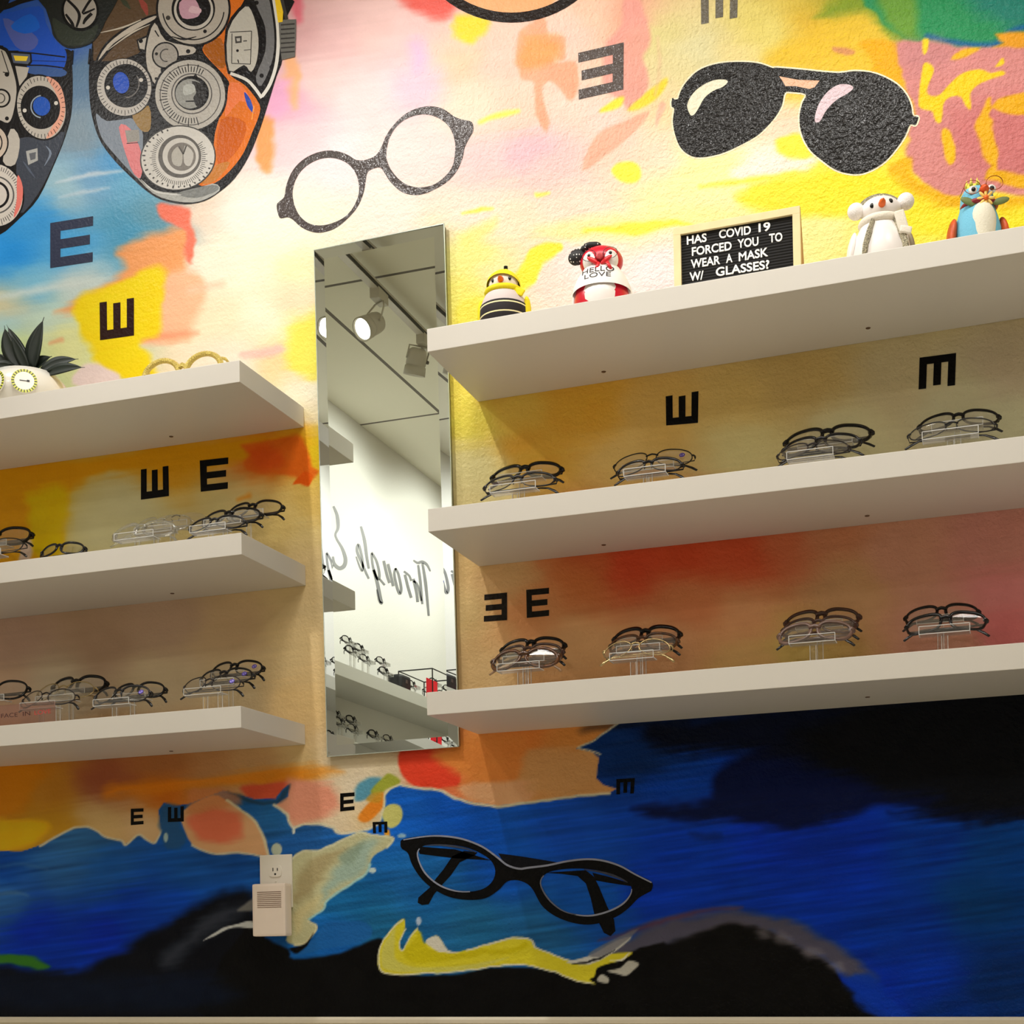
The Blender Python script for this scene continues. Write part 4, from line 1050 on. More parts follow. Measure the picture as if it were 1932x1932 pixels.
def glasses(label, c, W, asp=.66, shape='soft', style='full', fr='black', brow=1.25, sticker=False, lean=35, yaw=0, group=None, tip=None, roll=0):
    key = (round(W, 3), asp, shape, style, fr, brow, sticker, tip)
    t = thing('eyeglasses', label, 'eyeglasses', c, (-math.radians(lean), math.radians(roll), math.radians(yaw)), group)
    t.rotation_mode = 'XYZ'
    if key in GLASS_CACHE:
        src = GLASS_CACHE[key]
        for ch in list(src.children):
            cc = ch.copy(); COL.objects.link(cc); cc.parent = t
            for sub in list(ch.children):
                dd = sub.copy(); COL.objects.link(dd); dd.parent = cc
        return t
    GLASS_CACHE[key] = t
    g, lenses, temples, st, lh = build_glasses(W, asp, shape, style, fr, brow, sticker)
    bm, M, sm = g['frame_front']; obj('frame_front', bm, M, t, True)
    for b_ in lenses: obj('lens', b_, M_lens, t)
    for a_, b_ in temples:
        tp = obj('temple', a_, M_fr[fr] if fr != 'clear' else M_fr['clear'], t, True)
        obj('temple_tip', b_, tip or (M_tip if fr not in ('clear', 'gold') else M_fr[fr]), tp, True)
    for k, (b_, m_) in enumerate(st):
        if k == 0: s0 = obj('lens_sticker', b_, m_, t, label='round violet lens sticker')
        else: obj('sticker_backing', b_, m_, s0)
    return t

def riser(label, x, y, zbase, ztop, width, group='clear acrylic spectacle risers'):
    """acrylic riser: foot, square post, cradle with a front lip"""
    t = thing('acrylic_riser', label, 'display stand', (x, y, zbase), (0, 0, 0), group)
    h = ztop - zbase
    bm = bmesh.new(); box(bm, (0, 0, .0021), (.05, .045, .004), bev=.0008); obj('foot', bm, M_acr, t)
    bm = bmesh.new(); box(bm, (0, .003, h / 2), (.0115, .008, h - .006)); ps = obj('post', bm, M_acr, t)
    bm = bmesh.new()
    box(bm, (0, 0, h - .0012), (width, .03, .0024)); box(bm, (0, -.0145, h + .0075), (width, .0022, .015)); box(bm, (0, .0145, h + .002), (width, .0022, .004))
    cr = obj('cradle', bm, M_acr, t)
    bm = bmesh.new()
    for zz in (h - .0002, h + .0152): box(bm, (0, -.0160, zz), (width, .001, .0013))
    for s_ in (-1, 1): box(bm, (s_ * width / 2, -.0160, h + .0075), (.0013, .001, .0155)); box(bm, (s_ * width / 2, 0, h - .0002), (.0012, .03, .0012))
    obj('edge_highlight', bm, M_edge, cr)  # pale strips standing in for lamp glints on the cradle lip
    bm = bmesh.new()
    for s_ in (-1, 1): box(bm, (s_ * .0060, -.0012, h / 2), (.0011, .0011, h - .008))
    obj('edge_highlight', bm, M_edge, ps)  # same painted highlight down the post corners
    return t

def station(where, shelf_key, rows, grp):
    """rows: (px centre, py centre, px width, depth y, look, keyword arguments, riser?)"""
    for cx_, cy_, wpx, y, look, kw, stand in rows:
        p = P(cx_, cy_, y); W = (P(cx_ + wpx / 2, cy_, y) - P(cx_ - wpx / 2, cy_, y)).x
        kw = dict(kw); asp = kw.get('asp', .66); lean = kw.pop('lean', 35)
        lh = ((W - .18 * W) / 2) * asp
        glasses('%s, %s' % (look, where), (p.x, p.y, p.z), W, lean=lean, group=grp, **kw)
        if stand:
            drop = (lh / 2 + .0062) * math.cos(math.radians(lean)) + .0056
            yb = y - lh / 2 * math.sin(math.radians(lean)) + .004
            zt = top_z(shelf_key, p.x)
            riser('riser of %s, %s' % (look.replace(' eyeglasses', ' pair').split(' with')[0], where), p.x - .002, yb, zt, max(zt + .02, p.z - drop - .001), .62 * W)

YF, YM, YB = -.255, -.175, -.095
A_ = dict
station('by the mirror on the shelf below the penguins', 'R2', [
    (988, 886, 134, YB, 'rear black eyeglasses', A_(style='thick', asp=.6, brow=1.3), 1),
    (975, 905, 138, YM - .04, 'front thin dark eyeglasses', A_(style='semi', fr='dark', asp=.62), 1)], 'eyeglasses below the penguins')
station('second riser group below the penguins', 'R2', [
    (1229, 864, 155, YB, 'rear thin eyeglasses with a lens sticker', A_(style='wire', fr='dark', asp=.68, sticker=True), 1),
    (1222, 876, 126, YM - .03, 'front black eyeglasses', A_(style='semi', fr='black', asp=.62, brow=1.6), 1)], 'eyeglasses below the penguins')
station('third riser group below the penguins', 'R2', [
    (1560, 818, 166, YB, 'rear thick black eyeglasses', A_(style='thick', asp=.64, brow=1.2), 1),
    (1548, 832, 150, YM, 'middle black eyeglasses', A_(style='full', asp=.62), 0),
    (1532, 843, 140, YF, 'front thin dark eyeglasses', A_(style='wire', fr='wire', asp=.62), 1)], 'eyeglasses below the penguins')
station('fourth riser group below the penguins', 'R2', [
    (1808, 787, 155, YB, 'rear black eyeglasses', A_(style='full', asp=.62), 1),
    (1795, 803, 170, YM - .04, 'front thin dark eyeglasses', A_(style='wire', fr='dark', asp=.58), 1)], 'eyeglasses below the penguins')
station('by the mirror on the lowest penguin-side shelf', 'R3', [
    (1000, 1216, 121, YB, 'rear black eyeglasses', A_(style='thick', asp=.62, brow=1.2), 1),
    (995, 1228, 125, YM, 'middle brown eyeglasses', A_(style='full', fr='brown', asp=.66), 1),
    (986, 1239, 128, YF, 'front tortoise eyeglasses', A_(style='thick', fr='tort', asp=.78, shape='round', tip=M_tiplight), 1)], 'eyeglasses on the lowest penguin-side shelf')
station('second riser group on the lowest penguin-side shelf', 'R3', [
    (1216, 1195, 127, YB, 'rear black eyeglasses', A_(style='thick', asp=.62, brow=1.5), 1),
    (1210, 1208, 131, YM, 'middle tortoise eyeglasses', A_(style='full', fr='tort', asp=.66), 1),
    (1198, 1220, 132, YF, 'front gold wire eyeglasses', A_(style='wire', fr='gold', asp=.72, shape='round'), 1)], 'eyeglasses on the lowest penguin-side shelf')
station('third riser group on the lowest penguin-side shelf', 'R3', [
    (1549, 1163, 141, YB, 'rear dark brown eyeglasses', A_(style='thick', fr='brown', asp=.64), 1),
    (1543, 1177, 142, YM, 'middle brown eyeglasses', A_(style='full', fr='brown', asp=.66), 0),
    (1536, 1188, 140, YF, 'front taupe eyeglasses', A_(style='thick', fr='taupe', asp=.7), 1)], 'eyeglasses on the lowest penguin-side shelf')
station('fourth riser group on the lowest penguin-side shelf', 'R3', [
    (1776, 1153, 142, YB, 'rear black eyeglasses', A_(style='full', asp=.62, brow=1.4), 1),
    (1784, 1170, 154, YM - .05, 'front black eyeglasses', A_(style='full', asp=.66, brow=1.5, shape='rect'), 1)], 'eyeglasses on the lowest penguin-side shelf')
station('at the cut-off end of the shelf below the plant', 'L2', [
    (-12, 1012, 124, YB, 'rear black eyeglasses', A_(style='thick', asp=.7), 1),
    (-22, 1030, 120, YM, 'front thin dark eyeglasses', A_(style='wire', fr='dark', asp=.66), 1)], 'eyeglasses below the potted plant')
p = P(110, 1040, -.285)
glasses('black eyeglasses lying low on the shelf below the plant', (p.x, p.y, top_z('L2', p.x) + .029), .126, .6, 'soft', 'full', 'black', 1.2, lean=30, group='eyeglasses below the potted plant')
station('on the clear riser group below the plant', 'L2', [
    (300, 985, 112, YM, 'rear clear rimless eyeglasses', A_(style='wire', fr='clear', asp=.7), 1),
    (330, 978, 108, YB, 'rearmost rimless eyeglasses with dark bridge', A_(style='rimless', fr='wire', asp=.64), 1),
    (264, 997, 118, YF, 'front clear plastic eyeglasses', A_(style='thick', fr='clear', asp=.6), 1)], 'eyeglasses below the potted plant')
station('at the mirror end of the shelf below the plant', 'L2', [
    (474, 957, 106, YB, 'rear black eyeglasses', A_(style='full', asp=.72), 1),
    (430, 971, 112, YM, 'middle black eyeglasses', A_(style='full', asp=.66), 1),
    (402, 984, 108, YF, 'front thin dark eyeglasses', A_(style='semi', fr='dark', asp=.6), 1)], 'eyeglasses below the potted plant')
station('at the cut-off end of the lowest plant-side shelf', 'L3', [
    (-14, 1301, 116, YM, 'black eyeglasses', A_(style='full', asp=.74), 1)], 'eyeglasses on the lowest plant-side shelf')
station('behind the small sign on the lowest plant-side shelf', 'L3', [
    (140, 1290, 104, YB, 'rear black eyeglasses', A_(style='thick', asp=.74), 1),
    (116, 1301, 114, YM, 'middle thin gold eyeglasses', A_(style='wire', fr='gold', asp=.72, shape='round'), 1),
    (84, 1314, 106, YF, 'front thin dark eyeglasses', A_(style='wire', fr='wire', asp=.74, shape='round'), 1)], 'eyeglasses on the lowest plant-side shelf')
station('second riser group on the lowest plant-side shelf', 'L3', [
    (255, 1300, 98, YM, 'rear black eyeglasses', A_(style='full', asp=.72), 1),
    (222, 1308, 108, YF, 'front dark eyeglasses with a lens sticker', A_(style='semi', fr='dark', asp=.74, sticker=True), 1)], 'eyeglasses on the lowest plant-side shelf')
station('at the mirror end of the lowest plant-side shelf', 'L3', [
    (440, 1259, 99, YB, 'rear black eyeglasses with a lens sticker', A_(style='full', asp=.72, sticker=True), 1),
    (420, 1273, 102, YM, 'middle dark eyeglasses with a lens sticker', A_(style='semi', fr='dark', asp=.7, sticker=True), 1),
    (393, 1288, 112, YF, 'front thin eyeglasses with a lens sticker', A_(style='wire', fr='wire', asp=.7, sticker=True), 1)], 'eyeglasses on the lowest plant-side shelf')
# ------------------------------------------------------------------ penguin figurines
def frame_of(pxl, pxr, pyt, y, key):
    a, b = P(pxl, pyt, y), P(pxr, pyt, y)
    x = (a.x + b.x) / 2; z0 = top_z(key, x)
    return x, z0, b.x - a.x, P((pxl + pxr) / 2, pyt, y).z - z0
EYE_W = mat('eye_white', (246, 244, 240), .3); EYE_B = mat('eye_black', (10, 10, 10), .2)
M_beak = mat('orange_beak', (232, 104, 24), .45)
def put_eyes(t, spots, r, white=True):
    for x, y, z in spots:
        bm = bmesh.new(); ball(bm, (x, y, z), r if white else r * .6, 1, .5, 1, 14)
        e = obj('eye', bm, EYE_W if white else EYE_B, t, True)
        if white:
            bm = bmesh.new(); ball(bm, (x, y - r * .45, z), r * .5, 1, .4, 1, 12); obj('pupil', bm, EYE_B, e, True)

# yellow one
y0 = -.20
x, z, W, Ht = frame_of(905, 994, 488, y0, 'R1')
t = thing('penguin_figurine', 'penguin figurine in a pointed yellow hood and black striped trousers', 'figurine', (x, y0, z), (0, 0, math.radians(8)), 'penguin figurines')
s = Ht / 10.0; R = W / 2; t['unit'] = s
M_y = mat('yellow_felt', (240, 222, 20), .8, bump=.2, bscale=300); M_gw = mat('grey_white_felt', (214, 200, 196), .8)
bm = bmesh.new(); lathe(bm, [(R * .70, 0), (R * .9, s * .7), (R * .95, s * 2), (R * .9, s * 3.4), (R * .76, s * 4.6), (R * .55, s * 5.4), (R * .3, s * 5.8)], seg=32); obj('body', bm, M_gw, t, True)
def stripes():
    m = mat('black_striped_cloth', (24, 16, 18), .8); nt = m.node_tree; b = nt.nodes['Principled BSDF']
    tc = nt.nodes.new('ShaderNodeTexCoord'); sx = nt.nodes.new('ShaderNodeSeparateXYZ'); nt.links.new(tc.outputs['Object'], sx.inputs[0])
    d = nt.nodes.new('ShaderNodeMath'); d.operation = 'MULTIPLY'; d.inputs[1].default_value = 1 / (s * 1.15); nt.links.new(sx.outputs['Z'], d.inputs[0])
    f = nt.nodes.new('ShaderNodeMath'); f.operation = 'FRACT'; nt.links.new(d.outputs[0], f.inputs[0])
    c = nt.nodes.new('ShaderNodeMath'); c.operation = 'LESS_THAN'; c.inputs[1].default_value = .14; nt.links.new(f.outputs[0], c.inputs[0])
    mx = nt.nodes.new('ShaderNodeMix'); mx.data_type = 'RGBA'; mx.inputs['A'].default_value = lin((24, 16, 18)) + (1,); mx.inputs['B'].default_value = lin((236, 224, 170)) + (1,)
    nt.links.new(c.outputs[0], mx.inputs['Factor']); nt.links.new(mx.outputs['Result'], b.inputs['Base Color']); return m
bm = bmesh.new(); lathe(bm, [(R * .73, 0), (R * .93, s * .7), (R * .98, s * 2), (R * .96, s * 2.9), (R * .93, s * 2.95)], seg=32); obj('striped_trousers', bm, stripes(), t, True)
for sx_ in (-1, 1):
    bm = bmesh.new(); ball(bm, (sx_ * R * .93, .004, s * 2.3), 1, R * .16, R * .35, s * 2.2, 16); obj('wing', bm, M_y, t, True)
bm = bmesh.new(); ball(bm, (0, -.002, s * 6.35), R * .60, 1, .95, 1.0, 24); obj('head', bm, mat('white_felt', (244, 232, 224), .8), t, True)
bm = bmesh.new()
lathe(bm, [(R * .68, s * 5.9), (R * .68, s * 6.5), (R * .54, s * 7.4), (R * .34, s * 8.3), (R * .17, s * 9.1), (R * .06, s * 9.8)], (0, -s * 3.25, s * 1.0), 28, rot=Matrix.Rotation(math.radians(-31), 3, 'X'), cap=False); hd = obj('hood', bm, M_y, t, True)
bm = bmesh.new(); lathe(bm, [(R * .085, 0), (R * .085, s * .42)], (0, s * 1.6, s * 9.3), 10); obj('hood_tip', bm, EYE_B, hd)
bm = bmesh.new(); torus(bm, (0, 0, s * 5.25), R * .62, R * .17, rs=10); box(bm, (R * .62, -R * .45, s * 4.6), (R * .6, .006, s * 1.0), Matrix.Rotation(math.radians(28), 3, 'Y'), bev=.002); obj('scarf', bm, M_y, t, True)
bm = bmesh.new(); lathe(bm, [(R * .13, 0), (R * .1, R * .14), (.0004, R * .32)], (0, -R * .57, s * 6.35), 12, rot=Matrix.Rotation(HALF, 3, 'X')); obj('beak', bm, M_beak, t, True)
put_eyes(t, [(-R * .32, -R * .50, s * 6.4), (R * .34, -R * .50, s * 6.5)], R * .13, False)

# red one
x, z, W, Ht = frame_of(1081, 1188, 462, y0, 'R1')
t = thing('penguin_figurine', 'red and white penguin figurine with a black dotted bow and lettered bib', 'figurine', (x, y0, z), (0, 0, math.radians(10)), 'penguin figurines')
s = Ht / 10.0; R = W / 2; t['unit'] = s
M_red = mat('red_glaze', (206, 20, 48), .3); M_wh = mat('white_glaze', (244, 238, 234), .3)
bm = bmesh.new(); lathe(bm, [(R * .74, 0), (R * .92, s * .8), (R * .95, s * 2.0), (R * .86, s * 3.6), (R * .68, s * 5.0), (R * .56, s * 5.8)], seg=32); obj('body', bm, M_red, t, True)
bm = bmesh.new(); ball(bm, (0, -R * .28, s * 1.9), 1, R * .74, R * .72, s * 2.4, 24); obj('belly', bm, M_wh, t, True)
bm = bmesh.new(); ball(bm, (0, 0, s * 7.2), 1, R * .74, R * .62, s * 2.3, 28); obj('head', bm, M_red, t, True)
for sx_ in (-1, 1):
    bm = bmesh.new(); ball(bm, (sx_ * R * .30, -R * .34, s * 6.8), 1, R * .31, R * .29, s * 1.5, 18); obj('face_patch', bm, M_wh, t, True)
bm = bmesh.new()
lathe(bm, [(R * 1.0, s * 2.5), (R * .98, s * 3.3), (R * .84, s * 4.5), (R * .66, s * 5.6), (R * .62, s * 5.9)], (0, -.002, 0), 36, cap=False)
for v in bm.verts:
    if v.co.y > 0 and v.co.z < s * 3: v.co.z += 0
bib = obj('bib', bm, mat('white_cloth', (246, 242, 238), .7), t, True)
mt = mat('bib_lettering', (30, 24, 24), .6)
for word, zz, hh_, wd in (('HELLO', s * 4.75, s * .95, R * 1.10), ('LOVE', s * 3.75, s * .75, R * .9)):
    vs, fs = text_mesh(word); wm = vs[:, 0].max(); hm = vs[:, 1].max()
    bm = bmesh.new(); L = []
    for vx, vz in vs:
        xx = (vx / wm - .5) * wd - R * .06; z_ = zz + vz / hm * hh_ - hh_ * .5
        rr = np.interp(z_, [s * 2.5, s * 3.3, s * 4.5, s * 5.6], [R * 1.0, R * .98, R * .84, R * .66]) + .0008
        L.append(bm.verts.new((xx, -.002 - math.sqrt(max(rr * rr - xx * xx, 1e-6)), z_)))
    for f in fs:
        try: bm.faces.new([L[i] for i in f])
        except ValueError: pass
    obj('lettering', bm, mt, bib)
bm = bmesh.new(); lathe(bm, [(R * .12, 0), (R * .11, R * .18), (.0006, R * .34)], (0, -R * .58, s * 6.9), 14, rot=Matrix.Rotation(HALF * 1.05, 3, 'X')); obj('beak', bm, mat('pink_beak', (238, 104, 116), .4), t, True)
put_eyes(t, [(-R * .36, -R * .60, s * 7.2), (R * .36, -R * .60, s * 7.35)], R * .10, False)
for e_, px_ in ((-R * .36, s * 7.2), (R * .36, s * 7.35)): pass
bm = bmesh.new(); torus(bm, (R * .36, -R * .64, s * 7.3), R * .24, .0007, 1, .8, Matrix.Rotation(HALF, 3, 'X'), 24, 6); torus(bm, (-R * .36, -R * .64, s * 7.15), R * .24, .0007, 1, .8, Matrix.Rotation(HALF, 3, 'X'), 24, 6); obj('spectacles', bm, EYE_B, t, True)
def dots():
    m = mat('black_dotted_ribbon', (18, 14, 16), .6); nt = m.node_tree; b = nt.nodes['Principled BSDF']
    tc = nt.nodes.new('ShaderNodeTexCoord'); v = nt.nodes.new('ShaderNodeTexVoronoi'); v.inputs['Scale'].default_value = 150; v.inputs['Randomness'].default_value = .25
    nt.links.new(tc.outputs['Object'], v.inputs['Vector'])
    c = nt.nodes.new('ShaderNodeMath'); c.operation = 'LESS_THAN'; c.inputs[1].default_value = .25; nt.links.new(v.outputs['Distance'], c.inputs[0])
    mx = nt.nodes.new('ShaderNodeMix'); mx.data_type = 'RGBA'; mx.inputs['A'].default_value = lin((18, 14, 16)) + (1,); mx.inputs['B'].default_value = lin((245, 240, 235)) + (1,)
    nt.links.new(c.outputs[0], mx.inputs['Factor']); nt.links.new(mx.outputs['Result'], b.inputs['Base Color']); return m
bm = bmesh.new()
ball(bm, (-R * .82, -.006, s * 8.2), 1, R * .30, R * .2, s * 1.25, 16, Matrix.Rotation(.5, 3, 'Y')); ball(bm, (-R * .28, -.004, s * 9.7), 1, R * .32, R * .2, s * .8, 16, Matrix.Rotation(.3, 3, 'Y')); ball(bm, (-R * .56, -.010, s * 9.2), R * .13, seg=12)
obj('bow', bm, dots(), t, True)
bm = bmesh.new()
for a in (.5, 2.6): ball(bm, (math.cos(a) * R * .26, -R * .70, s * 5.9 + math.sin(a) * s * .5), 1, R * .24, R * .07, s * .30, 12, Matrix.Rotation(-.6 if a < 1 else .6, 3, 'Y'))
for k in (-1, 1): box(bm, (R * .2 * k + R * .12, -R * .76, s * 5.3), (R * .1, .002, s * 1.1), Matrix.Rotation(-.5 * k, 3, 'Y'))
obj('neck_ribbon', bm, mat('red_satin', (226, 44, 52), .3), t, True)
for sx_ in (-1, 1):
    bm = bmesh.new(); ball(bm, (sx_ * R * .93, .01, s * 2.5), 1, R * .12, R * .3, s * 1.8, 14, Matrix.Rotation(-.2 * sx_, 3, 'Y')); obj('wing', bm, M_wh, t, True)

# white one
x, z, W, Ht = frame_of(1600, 1722, 368, y0, 'R1')
t = thing('penguin_figurine', 'white penguin figurine with ear muffs, scarf and silver glitter vest', 'figurine', (x, y0, z), (0, 0, math.radians(14)), 'penguin figurines')
s = Ht / 10.0; R = W / 2; t['unit'] = s
M_glit = mat('silver_glitter', (196, 188, 160), .3, .4, bump=1.0, bscale=420, noise=.8)
bm = bmesh.new(); lathe(bm, [(R * .7, 0), (R * .9, s * .8), (R * .93, s * 2.0), (R * .84, s * 3.6), (R * .66, s * 5.0), (R * .5, s * 5.8)], seg=32); obj('body', bm, M_wh, t, True)
bm = bmesh.new(); ball(bm, (0, -.002, s * 7.3), 1, R * .64, R * .58, s * 1.95, 26); obj('head', bm, M_wh, t, True)
bm = bmesh.new(); torus(bm, (0, .001, s * 7.3), R * .67, R * .09, 1, 1.16 * s * 1.95 / (R * .64), Matrix.Rotation(HALF, 3, 'X'), 28, 8, .15, math.pi - .15); mf = obj('ear_muff_band', bm, M_glit, t, True)
for sx_, dz in ((-1, -.1), (1, .55)):
    bm = bmesh.new(); ball(bm, (sx_ * R * .78, -.004, s * (7.6 + dz * 1.6)), R * .27, 1, .9, 1, 18); obj('ear_muff', bm, mat('white_plush', (250, 244, 240), .9, bump=.4, bscale=400), mf, True)
bm = bmesh.new(); lathe(bm, [(R * .12, 0), (R * .1, R * .16), (.0005, R * .34)], (-R * .05, -R * .56, s * 7.2), 12, rot=Matrix.Rotation(HALF * .95, 3, 'X')); obj('beak', bm, M_beak, t, True)
put_eyes(t, [(-R * .33, -R * .50, s * 7.2), (R * .22, -R * .54, s * 7.6)], R * .14, False)
bm = bmesh.new(); torus(bm, (0, -.003, s * 5.45), R * .56, R * .16, rs=10); box(bm, (R * .5, -R * .80, s * 4.4), (R * .30, .010, s * 2.4), Matrix.Rotation(-.25, 3, 'Y'), bev=.003); box(bm, (R * .62, -R * .84, s * 3.2), (R * .36, .010, s * .8), Matrix.Rotation(.2, 3, 'Y'), bev=.003); obj('scarf', bm, mat('cream_fleece', (236, 228, 212), .9, bump=.3, bscale=300), t, True)
for sx_ in (-1, 1):
    bm = bmesh.new()
    pts_ = [(sx_ * R * .34, -R * .64, s * 4.9), (sx_ * R * .48, -R * .78, s * 3.4), (sx_ * R * .60, -R * .76, s * 2.0), (sx_ * R * .64, -R * .66, s * .8)]
    tube(bm, pts_, [R * .10, R * .13, R * .14, R * .12], 8, .5); obj('vest_trim', bm, M_glit, t, True)
    bm = bmesh.new(); ball(bm, (sx_ * R * .92, .004, s * 2.9), 1, R * .13, R * .34, s * 1.9, 14, Matrix.Rotation(-.22 * sx_, 3, 'Y')); obj('wing', bm, M_wh if sx_ < 0 else mat('grey_glaze', (150, 138, 112), .5), t, True)

# blue one
x, z, W, Ht = frame_of(1783, 1902, 342, y0, 'R1')
t = thing('penguin_figurine', 'blue penguin figurine with orange wings, yellow crown and wire glasses', 'figurine', (x, y0, z), (0, 0, math.radians(16)), 'penguin figurines')
s = Ht / 10.0; R = W / 2; t['unit'] = s
M_bl = mat('blue_felt', (112, 186, 214), .8, bump=.2, bscale=300); M_or = mat('orange_wood', (206, 84, 26), .5, noise=.35, bscale=60)
bm = bmesh.new(); lathe(bm, [(R * .6, 0), (R * .74, s * 1.0), (R * .76, s * 2.4), (R * .66, s * 4.2), (R * .56, s * 5.6), (R * .54, s * 6.6), (R * .52, s * 7.6), (R * .42, s * 8.4), (R * .22, s * 8.9)], seg=32); obj('body', bm, M_bl, t, True)
bm = bmesh.new(); ball(bm, (R * .06, -R * .50, s * 2.8), 1, R * .42, R * .34, s * 3.0, 20); obj('chest', bm, mat('cream_felt', (230, 224, 204), .9, bump=.3, bscale=300), t, True)
for sx_ in (-1, 1):
    bm = bmesh.new(); ball(bm, (sx_ * R * .86, -.002, s * 2.2), 1, R * .15, R * .34, s * 2.1, 16, Matrix.Rotation(-.16 * sx_, 3, 'Y')); obj('wing', bm, M_or, t, True)
bm = bmesh.new(); lathe(bm, [(R * .17, 0), (R * .15, R * .18), (.0006, R * .42)], (R * .1, -R * .44, s * 7.4), 12, rot=Matrix.Rotation(HALF, 3, 'X')); obj('beak', bm, mat('red_orange_beak', (226, 84, 26), .4), t, True)
put_eyes(t, [(-R * .24, -R * .46, s * 7.6), (R * .38, -R * .40, s * 7.8)], R * .15)
fl = bmesh.new(); cen = Vector((R * .12, -R * .66, s * 5.9))
for k in range(8):
    a = k * math.pi / 4; ball(fl, cen + Vector((math.cos(a) * R * .17, 0, math.sin(a) * R * .17)), 1, R * .13, R * .04, R * .05, 10, Matrix.Rotation(-a, 3, 'Y'))
fo = obj('flower', fl, mat('yellow_petal', (248, 206, 110), .6), t, True)
bm = bmesh.new(); ball(bm, cen + Vector((0, -R * .04, 0)), R * .08, seg=12); obj('flower_heart', bm, M_beak, fo, True)
bm = bmesh.new(); torus(bm, (R * .05, -R * .08, s * 5.8), R * .52, R * .10, 1, 1, None, 24, 8); obj('collar', bm, mat('crimson_ribbon', (140, 26, 34), .5), t, True)
for a, ln in ((2.7, 1.0), (.25, .9)):
    bm = bmesh.new(); ball(bm, (R * .1 + math.cos(a) * R * .55, -R * .52, s * 5.6 + math.sin(a) * s * .4), 1, R * .30, R * .05, R * .12, 12, Matrix.Rotation(-a, 3, 'Y')); obj('collar_leaf', bm, mat('olive_leaf', (112, 128, 74), .6), t, True)
bm = bmesh.new()
lathe(bm, [(R * .2, s * 8.6), (R * .22, s * 9.2)], (-R * .12, 0, 0), 18)
for k in range(6):
    a = k * math.pi / 3; lathe(bm, [(R * .07, 0), (.0004, s * .9)], (-R * .12 + math.cos(a) * R * .2, math.sin(a) * R * .2, s * 9.1), 8)
obj('crown', bm, mat('yellow_crown', (244, 224, 92), .5), t, True)
bm = bmesh.new()
for cx_, cz_ in ((-R * .30, s * 7.75), (R * .42, s * 8.2)): torus(bm, (cx_, -R * .62, cz_), R * .27, .0008, 1, .85, Matrix.Rotation(HALF, 3, 'X'), 24, 6)
tube(bm, [(-R * .04, -R * .62, s * 7.85), (R * .16, -R * .62, s * 8.1)], .0007, 6); tube(bm, [(-R * .57, -R * .62, s * 7.8), (-R * .56, 0, s * 7.7)], .0007, 6)
obj('wire_spectacles', bm, mat('copper_wire', (150, 76, 40), .3, .8), t, True)

# ------------------------------------------------------------------ letter board
yb = -.215
tl, tr = P(1287.5, 443.8, yb), P(1497.7, 406.5, yb)
bl, br_ = P(1284, 537, yb), P(1495.5, 499.6, yb)
xl, xr = (tl.x + bl.x) / 2, (tr.x + br_.x) / 2; ztp = (tl.z + tr.z) / 2
x = (xl + xr) / 2; zs = top_z('R1', x) + .0012
fw = .0155; th = .012
t = thing('letter_board', 'black felt letter board in a cream frame asking about masks and glasses', 'letter board', (x, yb, zs))
ww = xr - xl; hb = ztp - zs
M_cream = mat('pale_wood', (236, 216, 164), .5, noise=.08, bscale=30)
bm = bmesh.new()
zlo = .0005 + fw
for c_, s_ in (((0, 0, hb + fw / 2), (ww + 2 * fw, th, fw)), ((0, 0, fw / 2 + .0005), (ww + 2 * fw, th, fw)), ((-ww / 2 - fw / 2, 0, (hb + zlo) / 2), (fw, th, hb - zlo)), ((ww / 2 + fw / 2, 0, (hb + zlo) / 2), (fw, th, hb - zlo))): box(bm, c_, s_, bev=.0008)
obj('frame', bm, M_cream, t)
felt = mat('black_felt', (16, 15, 16), .9); nt = felt.node_tree
tc = nt.nodes.new('ShaderNodeTexCoord'); wv = nt.nodes.new('ShaderNodeTexWave'); wv.bands_direction = 'Z'; wv.inputs['Scale'].default_value = 52
bp = nt.nodes.new('ShaderNodeBump'); bp.inputs['Strength'].default_value = .9; bp.inputs['Distance'].default_value = .002
nt.links.new(tc.outputs['Object'], wv.inputs['Vector']); nt.links.new(wv.outputs['Fac'], bp.inputs['Height']); nt.links.new(bp.outputs['Normal'], nt.nodes['Principled BSDF'].inputs['Normal'])
bm = bmesh.new(); box(bm, (0, .003, hb / 2 + zlo / 2), (ww, .004, hb - zlo)); fp = obj('felt_panel', bm, felt, t)
M_let = mat('white_letter', (246, 246, 242), .5)
zB = lambda px, py: P(px, py, yb)
def word(s_, x0p, y0p, x1p, y1p, hpx=16.2):
    f = lambda X, Y: zB(1260 + X / 6.9, 380 + Y / 6.9)
    a, b = f(x0p, y0p), f(x1p, y1p)
    vs, fs = text_mesh(s_, .022); wm = vs[:, 0].max(); hm = vs[:, 1].max()
    hgt = (zB(1380, 480) - zB(1380, 480 + hpx)).z
    bm = bmesh.new(); F, B = [], []
    for vx, vz in vs:
        k = vx / wm; X = a.x + (b.x - a.x) * k - x; Zc_ = a.z + (b.z - a.z) * k - zs + vz / .72 * hgt
        F.append(bm.verts.new((X, -.0006, Zc_))); B.append(bm.verts.new((X, .0012, Zc_)))
    cnt = {}
    for f_ in fs:
        for i in range(len(f_)):
            e = (f_[i], f_[(i + 1) % len(f_)]); cnt[e] = cnt.get(e, 0) + 1
        try: bm.faces.new([F[i] for i in f_])
        except ValueError: pass
    for (i, j) in list(cnt):
        if (j, i) not in cnt:
            try: bm.faces.new((F[i], F[j], B[j], B[i]))
            except ValueError: pass
    obj('lettering', bm, M_let, fp)
